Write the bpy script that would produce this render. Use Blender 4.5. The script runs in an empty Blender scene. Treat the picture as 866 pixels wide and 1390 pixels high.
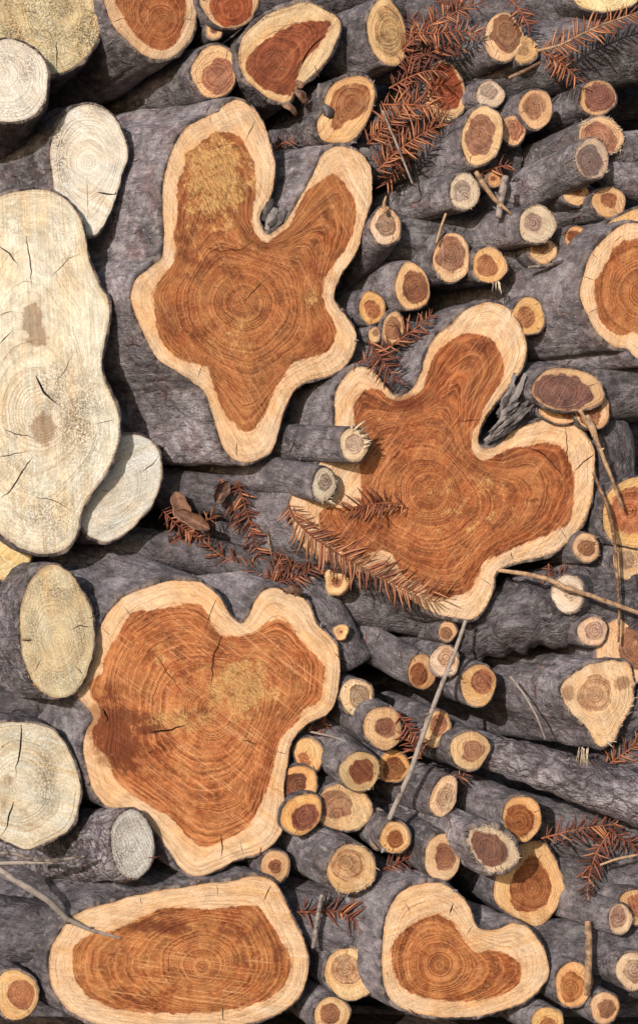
import bpy, math, random
import numpy as np
from mathutils import Vector, Matrix
from mathutils.geometry import delaunay_2d_cdt

# ------------------------------------------------------------------ camera, light, exposure
S = 0.0015            # metres per photo pixel on the plane y = 0
D = 3.6               # camera distance from that plane
CX, CY = 433.0, 695.0
Z0 = 1.12
scene = bpy.context.scene
root_col = scene.collection
SUN = Vector((0.44, 1.0, -0.36)).normalized()      # direction the sunlight travels

cam_d = bpy.data.cameras.new("camera")
cam = bpy.data.objects.new("camera", cam_d)
root_col.objects.link(cam)
cam.location = (0, -D, Z0)
cam.rotation_euler = (math.radians(90), 0, 0)
cam_d.sensor_fit = 'VERTICAL'
cam_d.angle = 2 * math.atan(695 * S / D)
cam_d.clip_end = 500
cam_d.clip_start = 0.05
scene.camera = cam

world = bpy.data.worlds.new("World")
scene.world = world
world.use_nodes = True
wn = world.node_tree
for n in list(wn.nodes):
    wn.nodes.remove(n)
sky = wn.nodes.new('ShaderNodeTexSky')
sky.sky_type = 'NISHITA'
sky.sun_disc = False
to_sun = -SUN
sky.sun_elevation = math.asin(to_sun.z)
sky.sun_rotation = math.atan2(to_sun.x, to_sun.y)
bg = wn.nodes.new('ShaderNodeBackground')
bg.inputs['Strength'].default_value = 0.145
wo = wn.nodes.new('ShaderNodeOutputWorld')
wn.links.new(sky.outputs[0], bg.inputs['Color'])
wn.links.new(bg.outputs[0], wo.inputs['Surface'])

sl = bpy.data.lights.new("sun", 'SUN')
sl.energy = 4.25
sl.angle = math.radians(0.5)
sl.color = (1.0, 0.965, 0.92)
sun = bpy.data.objects.new("sun", sl)
root_col.objects.link(sun)
sun.location = (-3, -5, 5)
sun.rotation_euler = SUN.to_track_quat('-Z', 'Y').to_euler()

scene.view_settings.view_transform = 'Standard'
scene.view_settings.look = 'None'
scene.view_settings.exposure = 0.0
scene.view_settings.gamma = 1.0
scene.view_settings.use_curve_mapping = False

R = random.Random(7)

# ------------------------------------------------------------------ helpers
def lin(r, g, b, k=1.0):
    o = []
    for c in (r, g, b):
        c = c / 255.0
        o.append((c / 12.92 if c <= 0.04045 else ((c + 0.055) / 1.055) ** 2.4) * k)
    return tuple(o)

def W(px, py, d=0.0):
    """photo pixel at depth d (in pixel units behind the front plane) -> metres"""
    y = d * S
    f = (D + y) / D
    return np.array([(px - CX) * S * f, y, Z0 + (CY - py) * S * f])

def WA(P, d):
    P = np.asarray(P, float)
    d = np.broadcast_to(np.asarray(d, float), (len(P),))
    f = (D + d * S) / D
    return np.stack([(P[:, 0] - CX) * S * f, d * S, Z0 + (CY - P[:, 1]) * S * f], 1)

_rng = np.random.RandomState(3)
_perm = _rng.permutation(256)
_perm = np.concatenate([_perm, _perm, _perm])
_grad = _rng.normal(size=(256, 3))
_grad /= np.linalg.norm(_grad, axis=1)[:, None]

def noise3(p):
    p = np.asarray(p, float)
    i = np.floor(p).astype(int)
    f = p - i
    i &= 255
    u = f * f * f * (f * (f * 6 - 15) + 10)
    r = np.zeros(len(p))
    for dx in (0, 1):
        for dy in (0, 1):
            for dz in (0, 1):
                h = _perm[_perm[_perm[(i[:, 0] + dx) & 255] + ((i[:, 1] + dy) & 255)] + ((i[:, 2] + dz) & 255)]
                g = _grad[h]
                v = g[:, 0] * (f[:, 0] - dx) + g[:, 1] * (f[:, 1] - dy) + g[:, 2] * (f[:, 2] - dz)
                w = (u[:, 0] if dx else 1 - u[:, 0]) * (u[:, 1] if dy else 1 - u[:, 1]) * (u[:, 2] if dz else 1 - u[:, 2])
                r += v * w
    return r * 1.6

def fbm(p, o=3):
    a, r, p = 1.0, 0, np.asarray(p, float)
    for k in range(o):
        r = r + a * noise3(p + 17.3 * k)
        p = p * 2.03
        a *= 0.5
    return r

def smooth_loop(pts, step=3.0, jit=0.0, seed=0.0, tight=0.5):
    P = np.array(pts, float)
    n = len(P)
    out = []
    for i in range(n):
        a, b, c, d = P[i - 1], P[i], P[(i + 1) % n], P[(i + 2) % n]
        k = max(2, int(np.linalg.norm(c - b) / 1.5))
        t = (np.arange(k) / k)[:, None]
        m1, m2 = (c - a) * tight, (d - b) * tight
        out.append((2 * t ** 3 - 3 * t ** 2 + 1) * b + (t ** 3 - 2 * t ** 2 + t) * m1 + (-2 * t ** 3 + 3 * t ** 2) * c + (t ** 3 - t ** 2) * m2)
    Q = np.concatenate(out)
    seg = np.linalg.norm(np.roll(Q, -1, 0) - Q, axis=1)
    cum = np.concatenate([[0], np.cumsum(seg)])
    N = max(28, int(cum[-1] / step))
    s = np.arange(N) / N * cum[-1]
    Qc = np.vstack([Q, Q[:1]])
    X = np.stack([np.interp(s, cum, Qc[:, 0]), np.interp(s, cum, Qc[:, 1])], 1)
    if jit:
        nn = loop_normals(X)
        q = np.column_stack([X / 9.0, np.full(N, seed)])
        q2 = np.column_stack([X / 30.0, np.full(N, seed + 9)])
        X = X + nn * (jit * fbm(q, 2) + 1.6 * jit * noise3(q2))[:, None]
    return X

def loop_normals(X):
    t = np.roll(X, -1, 0) - np.roll(X, 1, 0)
    n = np.stack([t[:, 1], -t[:, 0]], 1)
    n /= np.linalg.norm(n, axis=1)[:, None] + 1e-9
    area = 0.5 * np.sum(X[:, 0] * np.roll(X[:, 1], -1) - np.roll(X[:, 0], -1) * X[:, 1])
    return n if area > 0 else -n

def inside(P, L):
    x, y = P[:, 0][:, None], P[:, 1][:, None]
    x1, y1 = L[:, 0][None], L[:, 1][None]
    x2, y2 = np.roll(L[:, 0], -1)[None], np.roll(L[:, 1], -1)[None]
    c = ((y1 > y) != (y2 > y)) & (x < (x2 - x1) * (y - y1) / (y2 - y1 + 1e-12) + x1)
    return (c.sum(1) % 2) == 1

def dist(P, L):
    """distance to closed loop segments"""
    A = L[None]
    B = np.roll(L, -1, 0)[None]
    d = B - A
    p = P[:, None]
    t = np.clip(((p - A) * d).sum(2) / ((d * d).sum(2) + 1e-9), 0, 1)
    q = A + d * t[..., None]
    return np.sqrt(((p - q) ** 2).sum(2)).min(1)

def softdist(P, L, p=3.0):
    r = np.sqrt(((P[:, None] - L[None]) ** 2).sum(2)) + 0.5
    return (np.mean(r ** (-p), axis=1)) ** (-1 / p)

def ellipse(cx, cy, rx, ry, rot=0, n=22, wob=0.05, seed=0):
    rr = random.Random(seed * 13 + int(cx) * 7 + int(cy))
    ph = [rr.uniform(0, 6.28) for _ in range(4)]
    c, s = math.cos(math.radians(rot)), math.sin(math.radians(rot))
    o = []
    for i in range(n):
        t = 2 * math.pi * i / n
        k = 1 + wob * (0.6 * math.sin(2 * t + ph[0]) + 0.6 * math.sin(3 * t + ph[1]) + 0.4 * math.sin(5 * t + ph[2]))
        x, y = rx * k * math.cos(t), ry * k * math.sin(t)
        o.append((cx + x * c - y * s, cy + x * s + y * c))
    return o

def tag(o, label=None, cat=None, group=None, kind=None):
    if label: o['label'] = label
    if cat: o['category'] = cat
    if group: o['group'] = group
    if kind: o['kind'] = kind
    return o

def link(name, data, mat=None, parent=None, smooth=True):
    o = bpy.data.objects.new(name, data)
    root_col.objects.link(o)
    if mat and not data.materials:
        data.materials.append(mat)
    if parent:
        o.parent = parent
    if smooth and hasattr(data, 'polygons') and len(data.polygons):
        data.polygons.foreach_set('use_smooth', [True] * len(data.polygons))
    return o

def mesh(name, V, F):
    me = bpy.data.meshes.new(name)
    me.from_pydata([tuple(v) for v in V], [], F)
    me.update()
    return me

def fattr(me, name, arr):
    a = me.attributes.new(name, 'FLOAT', 'POINT')
    a.data.foreach_set('value', np.ascontiguousarray(np.broadcast_to(arr, (len(me.vertices),)), dtype=np.float32))

def vattr(me, name, arr):
    a = me.attributes.new(name, 'FLOAT_VECTOR', 'POINT')
    a.data.foreach_set('vector', np.ascontiguousarray(np.broadcast_to(arr, (len(me.vertices), 3)), dtype=np.float32).ravel())

# ------------------------------------------------------------------ node helper
class NT:
    def __init__(self, name):
        self.m = bpy.data.materials.new(name)
        self.m.use_nodes = True
        self.t = self.m.node_tree
        self.b = self.t.nodes['Principled BSDF']
    def n(self, kind, **kw):
        nd = self.t.nodes.new(kind)
        for k, v in kw.items():
            setattr(nd, k, v)
        return nd
    def set(self, sock, v):
        if hasattr(v, 'is_output') or isinstance(v, bpy.types.NodeSocket):
            self.t.links.new(v, sock)
        elif v is not None:
            if isinstance(v, tuple) and len(v) == 3 and sock.type == 'RGBA':
                v = (*v, 1)
            sock.default_value = v
    def attr(self, name, out='Fac'):
        a = self.n('ShaderNodeAttribute', attribute_name=name)
        return a.outputs[out]
    def math(self, op, a, b=None, c=None, clamp=False):
        m = self.n('ShaderNodeMath', operation=op)
        m.use_clamp = clamp
        self.set(m.inputs[0], a)
        if b is not None: self.set(m.inputs[1], b)
        if c is not None: self.set(m.inputs[2], c)
        return m.outputs[0]
    def vmath(self, op, a, b=None, scale=None):
        m = self.n('ShaderNodeVectorMath', operation=op)
        self.set(m.inputs[0], a)
        if b is not None: self.set(m.inputs[1], b)
        if scale is not None: self.set(m.inputs['Scale'], scale)
        return m.outputs[0]
    def noise(self, vec=None, scale=1.0, detail=2.0, rough=0.5, w=None, dist=0.0):
        m = self.n('ShaderNodeTexNoise')
        if w is not None and vec is None:
            m.noise_dimensions = '1D'
            self.set(m.inputs['W'], w)
        else:
            self.set(m.inputs['Vector'], vec)
        m.inputs['Scale'].default_value = scale
        m.inputs['Detail'].default_value = detail
        m.inputs['Roughness'].default_value = rough
        m.inputs['Distortion'].default_value = dist
        return m.outputs[0]
    def voro(self, vec, scale=1.0, feature='F1', rnd=1.0):
        m = self.n('ShaderNodeTexVoronoi', feature=feature)
        self.set(m.inputs['Vector'], vec)
        m.inputs['Scale'].default_value = scale
        m.inputs['Randomness'].default_value = rnd
        return m.outputs[0]
    def ramp(self, v, a, b, lo=0.0, hi=1.0, kind='SMOOTHSTEP'):
        m = self.n('ShaderNodeMapRange', interpolation_type=kind)
        self.set(m.inputs['Value'], v)
        m.inputs['From Min'].default_value = a
        m.inputs['From Max'].default_value = b
        m.inputs['To Min'].default_value = lo
        m.inputs['To Max'].default_value = hi
        return m.outputs[0]
    def mix(self, f, a, b, mode='MIX'):
        m = self.n('ShaderNodeMix', data_type='RGBA', blend_type=mode)
        self.set(m.inputs['Factor'], f)
        self.set(m.inputs[6], a)
        self.set(m.inputs[7], b)
        return m.outputs[2]
    def mulc(self, col, f):
        """colour times a scalar socket"""
        return self.vmath('SCALE', col, scale=f)
    def bump(self, h, strength=1.0, distance=0.001, normal=None):
        m = self.n('ShaderNodeBump')
        m.inputs['Strength'].default_value = strength
        m.inputs['Distance'].default_value = distance
        self.set(m.inputs['Height'], h)
        if normal is not None:
            self.set(m.inputs['Normal'], normal)
        return m.outputs[0]

# ------------------------------------------------------------------ cut wood material
def make_wood():
    N = NT('cut_wood')
    u = N.attr('u'); hd = N.attr('hd'); ed = N.attr('ed'); fz = N.attr('fz'); dk = N.attr('dk')
    mold = N.attr('mold'); wt = N.attr('wt'); per = N.attr('per')
    co = N.attr('co', 'Vector'); an = N.attr('an', 'Vector'); sw = N.attr('sw', 'Vector')
    sapc = N.attr('sapc', 'Vector'); hrc = N.attr('hrc', 'Vector')
    lowA = N.noise(co, 0.018, 2)
    lowB = N.noise(N.vmath('ADD', co, (311.0, 17.0, 5.0)), 0.045, 3)
    wob = N.math('MULTIPLY', N.math('SUBTRACT', N.noise(co, 0.03, 2), 0.5), 9.0)
    wob2 = N.math('MULTIPLY', N.math('SUBTRACT', N.noise(co, 0.22, 2), 0.5), 1.6)
    uu = N.math('ADD', u, N.math('ADD', wob, wob2))
    ph = N.math('ADD', N.math('DIVIDE', uu, per), N.math('MULTIPLY', N.noise(w=uu, scale=0.035, detail=2), 9.0))
    fr = N.math('FRACT', ph)
    late = N.math('MULTIPLY', N.ramp(fr, 0.35, 0.9), N.ramp(fr, 0.9, 1.0, 1.0, 0.0))   # dark latewood line
    lite = N.math('MULTIPLY', N.ramp(fr, 0.05, 0.2), N.ramp(fr, 0.2, 0.42, 1.0, 0.0))
    amp1 = N.noise(w=ph, scale=0.9, detail=0)                                        # ring to ring difference
    late = N.math('MULTIPLY', late, N.ramp(amp1, 0.3, 0.65, 0.25, 1.0))
    patch = N.ramp(N.noise(N.vmath('ADD', co, (77.0, 41.0, 9.0)), 0.03, 3), 0.36, 0.6, 0.5, 1.0)
    late = N.math('MULTIPLY', late, patch)
    rb_ = N.n('ShaderNodeCombineXYZ')
    N.t.links.new(N.math('MULTIPLY', u, 0.022), rb_.inputs[2])
    rvb = rb_.outputs[0]
    lite = N.math('MULTIPLY', lite, N.ramp(N.noise(co, 0.05, 3, 0.7), 0.35, 0.6, 0.35, 1.0))
    fl_ = N.n('ShaderNodeCombineXYZ')
    N.t.links.new(N.math('MULTIPLY', uu, N.math('DIVIDE', 2.4, per)), fl_.inputs[2])
    fleck = N.noise(N.vmath('ADD', N.vmath('SCALE', an, scale=19.0), fl_.outputs[0]), 1.0, 4, 0.72)
    fr2 = N.math('FRACT', N.math('MULTIPLY', ph, 2.37))
    late2 = N.math('MULTIPLY', N.ramp(fr2, 0.3, 0.8), N.ramp(fr2, 0.85, 1.0, 1.0, 0.0))

    band = N.noise(N.vmath('ADD', N.vmath('SCALE', an, scale=1.7), rvb), 1.0, 4, 0.6)
    rv = N.n('ShaderNodeCombineXYZ')
    ansc = N.vmath('SCALE', an, scale=26.0)
    N.t.links.new(N.math('MULTIPLY', u, 0.09), rv.inputs[2])
    rad = N.noise(N.vmath('ADD', ansc, rv.outputs[0]), 1.0, 3, 0.6)
    radf = N.ramp(rad, 0.52, 0.72)
    # straight saw marks
    saw = N.noise(N.vmath('MULTIPLY', sw, (0.012, 0.33, 1.0)), 1.0, 3, 0.6)
    sawf = N.ramp(saw, 0.52, 0.68)
    swk = N.attr('swk')
    sawm = N.math('MULTIPLY', N.math('MULTIPLY', sawf, N.ramp(lowA, 0.36, 0.52)), N.math('MULTIPLY', swk, 1.5), clamp=True)
    fine = N.noise(co, 0.9, 3, 0.7)
    grit = N.noise(co, 2.2, 1)
    fib = N.noise(N.vmath('MULTIPLY', sw, (0.1, 0.9, 1.0)), 1.0, 2)
    # heartwood colour
    st_ = N.n('ShaderNodeCombineXYZ')
    N.t.links.new(N.math('MULTIPLY', uu, 0.05), st_.inputs[2])
    stain = N.noise(N.vmath('ADD', N.vmath('SCALE', an, scale=2.6), st_.outputs[0]), 1.0, 5, 0.68)
    h = N.mulc(hrc, N.ramp(lowB, 0.3, 0.7, 0.66, 1.32))
    hy = N.vmath('MULTIPLY', hrc, (1.5, 1.9, 2.1))
    h = N.mix(N.ramp(band, 0.42, 0.62, 0.0, 0.6), h, hy)
    h = N.mix(N.math('MULTIPLY', late2, 0.3), h, N.vmath('MULTIPLY', h, (0.55, 0.42, 0.34)))
    h = N.mix(N.math('MULTIPLY', late, 0.9), h, N.vmath('MULTIPLY', h, (0.5, 0.36, 0.26)))
    h = N.mix(N.math('MULTIPLY', lite, 0.72), h, N.vmath('MULTIPLY', hrc, (1.75, 2.3, 2.8)))
    h = N.mix(N.math('MULTIPLY', radf, 0.3), h, N.vmath('MULTIPLY', hrc, (1.7, 2.4, 3.0)))
    h = N.mix(N.math('MULTIPLY', sawm, 0.62), h, N.vmath('MULTIPLY', hrc, (1.8, 2.7, 3.8)))
    h = N.mix(N.ramp(stain, 0.5, 0.68, 0.0, 0.8), h, N.vmath('MULTIPLY', h, (0.66, 0.45, 0.36)))
    h = N.mix(N.ramp(stain, 0.3, 0.46, 0.5, 0.0), h, N.vmath('MULTIPLY', h, (1.35, 1.5, 1.6)))
    red = N.ramp(N.noise(N.vmath('ADD', co, (19.0, 91.0, 3.0)), 0.025, 3, 0.6), 0.5, 0.7)
    h = N.mix(N.math('MULTIPLY', red, 0.6), h, N.vmath('MULTIPLY', h, (0.72, 0.48, 0.4)))
    edge_dark = N.ramp(hd, 0.0, 22.0, 0.28, 0.0)
    h = N.mix(edge_dark, h, N.vmath('MULTIPLY', h, (0.7, 0.55, 0.45)))
    h = N.mix(N.ramp(grit, 0.62, 0.72, 0.0, 0.4), h, N.vmath('MULTIPLY', h, (0.45, 0.4, 0.4)))
    h = N.mulc(h, N.ramp(fleck, 0.3, 0.55, 0.74, 1.05))
    h = N.mix(N.ramp(fleck, 0.5, 0.7, 0.0, 0.5), h, N.vmath('MULTIPLY', hrc, (2.0, 2.7, 3.2)))
    # sapwood colour
    s = N.mulc(sapc, N.ramp(lowB, 0.3, 0.7, 0.84, 1.12))
    s = N.mix(N.math('MULTIPLY', late, 0.5), s, N.vmath('MULTIPLY', sapc, (0.66, 0.5, 0.38)))
    s = N.mix(N.math('MULTIPLY', lite, 0.35), s, N.vmath('MULTIPLY', sapc, (1.1, 1.2, 1.32)))
    s = N.mix(N.ramp(radf, 0, 1, 0.0, 0.28), s, N.vmath('MULTIPLY', sapc, (1.12, 1.2, 1.3)))
    s = N.mix(N.math('MULTIPLY', sawf, 0.55), s, N.vmath('MULTIPLY', sapc, (1.15, 1.27, 1.45)))
    s = N.mix(N.math('MULTIPLY', N.ramp(saw, 0.3, 0.45, 1.0, 0.0), 0.45), s, N.vmath('MULTIPLY', s, (0.78, 0.68, 0.58)))
    s = N.mix(N.ramp(fib, 0.55, 0.75, 0.0, 0.4), s, N.vmath('MULTIPLY', s, (0.72, 0.62, 0.52)))
    broad = N.noise(N.vmath('MULTIPLY', sw, (0.007, 0.07, 1.0)), 1.0, 4, 0.6)
    s = N.mix(N.ramp(broad, 0.5, 0.68, 0.0, 0.5), s, N.vmath('MULTIPLY', s, (1.0, 0.82, 0.58)))
    s = N.mix(N.ramp(broad, 0.32, 0.46, 0.5, 0.0), s, N.vmath('MULTIPLY', sapc, (1.14, 1.24, 1.42)))
    s = N.mulc(s, N.ramp(fleck, 0.34, 0.68, 0.84, 1.14))
    yel = N.ramp(lowA, 0.4, 0.62, 0.0, 0.4)
    s = N.mix(yel, s, N.vmath('MULTIPLY', s, (1.02, 0.84, 0.62)))
    s = N.mix(N.ramp(hd, -14.0, 0.0, 0.0, 0.3), s, N.vmath('MULTIPLY', s, (1.0, 0.78, 0.58)))
    s = N.mix(N.ramp(ed, 0.0, 3.5, 0.55, 0.0), s, N.vmath('MULTIPLY', s, (0.6, 0.45, 0.34)))
    # boundary between them
    bn = N.math('ADD', N.math('MULTIPLY', N.math('SUBTRACT', N.noise(co, 0.09, 3), 0.5), 8.0),
                N.math('MULTIPLY', N.math('SUBTRACT', fib, 0.5), 4.0))
    mk = N.ramp(N.math('ADD', hd, bn), -1.3, 1.3)
    c = N.mix(mk, s, h)
    # dusty torn fibre patches
    fq = N.noise(N.vmath('MULTIPLY', sw, (0.14, 0.5, 1.0)), 1.0, 4, 0.75)
    fm = N.math('MULTIPLY', N.ramp(N.math('ADD', fz, N.math('ADD', N.math('MULTIPLY', N.math('SUBTRACT', fine, 0.5), 1.1), N.math('MULTIPLY', N.math('SUBTRACT', N.noise(co, 0.05, 4, 0.7), 0.5), 2.2))), 0.34, 0.7), N.ramp(fq, 0.38, 0.58, 0.1, 1.0))
    c = N.mix(N.math('MULTIPLY', fm, 0.85), c, lin(222, 176, 112, 0.85))
    # dark patches, knots
    dm = N.ramp(N.math('ADD', dk, N.math('MULTIPLY', N.math('ADD', N.math('SUBTRACT', N.noise(co, 0.06, 5, 0.7), 0.5), N.math('SUBTRACT', fleck, 0.5)), 1.5)), 0.35, 0.7)
    c = N.mix(N.math('MULTIPLY', dm, 0.8), c, N.mix(mk, N.vmath('MULTIPLY', c, (0.42, 0.3, 0.22)), lin(96, 40, 18, 0.9)))
    # weathering and mildew
    wmask = N.math('MULTIPLY', wt, N.ramp(N.noise(N.vmath('MULTIPLY', sw, (0.06, 0.5, 1.0)), 1.0, 3), 0.25, 0.65, 0.35, 1.0))
    bw = N.n('ShaderNodeRGBToBW')
    N.set(bw.inputs[0], c)
    gcol = N.vmath('SCALE', (1.0, 0.89, 0.77), scale=N.math('ADD', N.math('MULTIPLY', bw.outputs[0], 1.15), 0.12))
    c = N.mix(wmask, c, gcol)
    sp = N.math('MULTIPLY', N.ramp(N.noise(co, 0.42, 4, 0.75), 0.43, 0.56), N.ramp(N.noise(co, 0.05, 2), 0.3, 0.52, 0.35, 1.0))
    c = N.mix(N.math('MULTIPLY', N.math('MULTIPLY', sp, mold), 0.85), c, lin(62, 56, 50, 0.9))
    c = N.mix(N.ramp(N.voro(co, 0.11), 0.0, 0.055, 0.7, 0.0), c, lin(60, 36, 22))
    c = N.mix(N.ramp(N.voro(N.vmath('ADD', co, (31.0, 57.0, 0.0)), 0.07), 0.0, 0.04, 0.85, 0.0), c, lin(240, 232, 215))
    c = N.mulc(c, N.ramp(fine, 0.3, 0.7, 0.76, 1.2))
    N.set(N.b.inputs['Base Color'], c)
    N.b.inputs['Roughness'].default_value = 0.75
    N.b.inputs['Specular IOR Level'].default_value = 0.25
    hgt = N.math('ADD', N.math('MULTIPLY', late, -0.5), N.math('MULTIPLY', saw, 1.1))
    hgt = N.math('ADD', hgt, N.math('MULTIPLY', fine, 0.55))
    hgt = N.math('ADD', hgt, N.math('MULTIPLY', N.math('MULTIPLY', fq, fz), 3.0))
    hgt = N.math('ADD', hgt, N.math('MULTIPLY', rad, 0.3))
    N.set(N.b.inputs['Normal'], N.bump(hgt, 0.95, 0.0018))
    return N.m

def make_bark(edge=False):
    N = NT('bark_edge' if edge else 'bark')
    bc = N.attr('bc', 'Vector')
    tone = N.attr('btone'); warm = N.attr('bwarm'); rim = N.attr('rim'); rough = N.attr('brough')
    low = N.noise(bc, 0.012, 3, 0.55)
    mid = N.noise(bc, 0.05, 4, 0.6)
    str_ = N.noise(N.vmath('MULTIPLY', bc, (1.0, 1.0, 0.25)), 0.16, 4, 0.6, dist=0.4)
    fine = N.noise(bc, 0.55, 4, 0.7)
    cv = N.vmath('ADD', bc, N.vmath('SCALE', N.n('ShaderNodeTexNoise').outputs[1], scale=0.0))
    dis = N.n('ShaderNodeTexNoise')
    N.set(dis.inputs['Vector'], bc); dis.inputs['Scale'].default_value = 0.05; dis.inputs['Detail'].default_value = 3
    cv = N.vmath('ADD', bc, N.vmath('SCALE', dis.outputs[1], scale=26.0))
    crack = N.ramp(N.voro(N.vmath('MULTIPLY', cv, (1.0, 1.0, 0.45)), 0.035, 'DISTANCE_TO_EDGE'), 0.0, 0.09, 1.0, 0.0)
    crack = N.math('MULTIPLY', crack, N.ramp(N.noise(bc, 0.02, 2), 0.42, 0.62))
    crack2 = N.ramp(N.voro(N.vmath('MULTIPLY', cv, (1.0, 1.0, 0.3)), 0.1, 'DISTANCE_TO_EDGE'), 0.0, 0.14, 1.0, 0.0)
    crack2 = N.math('MULTIPLY', crack2, rough)
    g0 = N.mix(N.ramp(low, 0.36, 0.64), lin(99, 92, 93, 1.0), lin(144, 134, 137, 1.0))
    g0 = N.mix(N.math('MULTIPLY', N.ramp(mid, 0.5, 0.68), 0.55), g0, lin(66, 60, 62))
    g0 = N.mix(N.math('MULTIPLY', N.ramp(str_, 0.52, 0.7), 0.5), g0, lin(158, 150, 154))
    pur = N.ramp(N.noise(N.vmath('ADD', bc, (55.0, 5.0, 77.0)), 0.028, 4, 0.6), 0.5, 0.68)
    g0 = N.mix(N.math('MULTIPLY', pur, N.math('MULTIPLY', warm, 0.55)), g0, lin(112, 84, 84))
    g0 = N.mix(N.math('MULTIPLY', crack, N.math('ADD', N.math('MULTIPLY', rough, 0.5), 0.15)), g0, lin(38, 32, 32))
    g0 = N.mix(N.math('MULTIPLY', crack2, 0.75), g0, lin(60, 44, 44))
    g0 = N.mulc(g0, N.ramp(fine, 0.28, 0.72, 0.6, 1.42))
    len_ = N.noise(N.vmath('MULTIPLY', bc, (1.0, 1.0, 0.07)), 0.5, 4, 0.65)
    g0 = N.mulc(g0, N.ramp(len_, 0.35, 0.65, 0.88, 1.13))
    blot = N.noise(N.vmath('ADD', bc, (91.0, 3.0, 41.0)), 0.09, 5, 0.7)
    g0 = N.mulc(g0, N.ramp(blot, 0.36, 0.64, 0.7, 1.28))
    pale = N.ramp(N.noise(N.vmath('ADD', bc, (5.0, 155.0, 7.0)), 0.03, 5, 0.7), 0.54, 0.64)
    g0 = N.mix(N.math('MULTIPLY', pale, 0.5), g0, lin(176, 168, 166))
    spk = N.ramp(N.voro(bc, 0.16), 0.0, 0.13, 0.85, 0.0)
    spk = N.math('MULTIPLY', spk, N.ramp(N.noise(bc, 0.06, 1), 0.45, 0.6))
    g0 = N.mix(spk, g0, lin(190, 186, 184))
    red = N.math('MULTIPLY', N.ramp(N.noise(bc, 0.14, 4, 0.7), 0.62, 0.7), 0.6)
    g0 = N.mix(N.math('MULTIPLY', red, warm), g0, lin(120, 72, 56))
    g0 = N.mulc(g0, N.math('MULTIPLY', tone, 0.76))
    # broken edge of the bark at the cut
    ec = N.mix(N.ramp(N.noise(bc, 0.06, 4, 0.6), 0.42, 0.62), lin(50, 41, 38), lin(132, 114, 104))
    c = N.mix(N.math('MULTIPLY', rim, 0.85), g0, ec)
    N.set(N.b.inputs['Base Color'], c)
    N.b.inputs['Roughness'].default_value = 0.7
    N.b.inputs['Specular IOR Level'].default_value = 0.3
    rk = N.math('ADD', N.math('MULTIPLY', rough, 1.1), 0.12)
    h = N.math('MULTIPLY', N.math('ADD', N.math('MULTIPLY', mid, 2.0), N.math('MULTIPLY', str_, 1.4)), rk)
    h = N.math('ADD', h, N.math('MULTIPLY', fine, 0.9))
    h = N.math('SUBTRACT', h, N.math('MULTIPLY', crack, N.math('ADD', rough, 0.2)))
    plate = N.ramp(N.noise(N.vmath('MULTIPLY', cv, (1.0, 1.0, 0.6)), 0.035, 5, 0.62), 0.47, 0.53)
    h = N.math('ADD', h, N.math('MULTIPLY', plate, N.math('ADD', N.math('MULTIPLY', rough, 1.4), 0.55)))
    h = N.math('ADD', h, N.math('ADD', N.math('MULTIPLY', len_, 0.5), N.math('MULTIPLY', blot, 0.9)))
    h = N.math('SUBTRACT', h, N.math('MULTIPLY', crack2, 0.9))
    N.set(N.b.inputs['Normal'], N.bump(h, 0.8, 0.004))
    return N.m

def make_simple(name, ca, cb, scale=60.0, rough=0.7, bump=0.001, stretch=(1, 1, 1), spec=0.3):
    N = NT(name)
    tc = N.n('ShaderNodeTexCoord').outputs['Object']
    oi = N.n('ShaderNodeObjectInfo').outputs['Random']
    v = N.vmath('MULTIPLY', tc, stretch)
    nz = N.noise(v, scale, 4, 0.65)
    f = N.math('ADD', N.ramp(nz, 0.32, 0.68), N.math('MULTIPLY', N.math('SUBTRACT', oi, 0.5), 1.1), clamp=True)
    N.set(N.b.inputs['Base Color'], N.mix(f, ca, cb))
    N.b.inputs['Roughness'].default_value = rough
    N.b.inputs['Specular IOR Level'].default_value = spec
    N.set(N.b.inputs['Normal'], N.bump(nz, 0.8, bump))
    return N.m

M_WOOD = make_wood()
M_BARK = make_bark()
M_NEEDLE = make_simple('dry_needle', lin(112, 62, 40), lin(184, 122, 84), 90, 0.5, 0.0003)
M_NEEDLE_RED = make_simple('dark_red_needle', lin(70, 40, 33), lin(134, 78, 60), 90, 0.5, 0.0003)
M_TWIG = make_simple('twig_bark', lin(70, 58, 52), lin(146, 132, 122), 70, 0.7, 0.001)
M_TWIG_TAN = make_simple('tan_twig', lin(92, 66, 48), lin(172, 138, 106), 70, 0.7, 0.001)
M_STEM = make_simple('sprig_stem', lin(96, 44, 26), lin(150, 88, 58), 70, 0.7, 0.0005)
M_SPLINT = make_simple('splintered_wood', lin(120, 100, 84), lin(206, 186, 160), 120, 0.7, 0.0005)
M_FLAKE = make_simple('torn_bark', lin(56, 50, 49), lin(132, 122, 118), 45, 0.7, 0.003, (1, 1, 0.35))
M_LEAF = make_simple('dry_leaf', lin(58, 38, 30), lin(134, 98, 78), 70, 0.6, 0.004)
M_SOIL = make_simple('soil', lin(34, 26, 22), lin(84, 64, 52), 22, 0.95, 0.02)
M_CHIP = make_simple('wood_chip', lin(176, 120, 66), lin(232, 204, 160), 60, 0.7, 0.0005)

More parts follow.
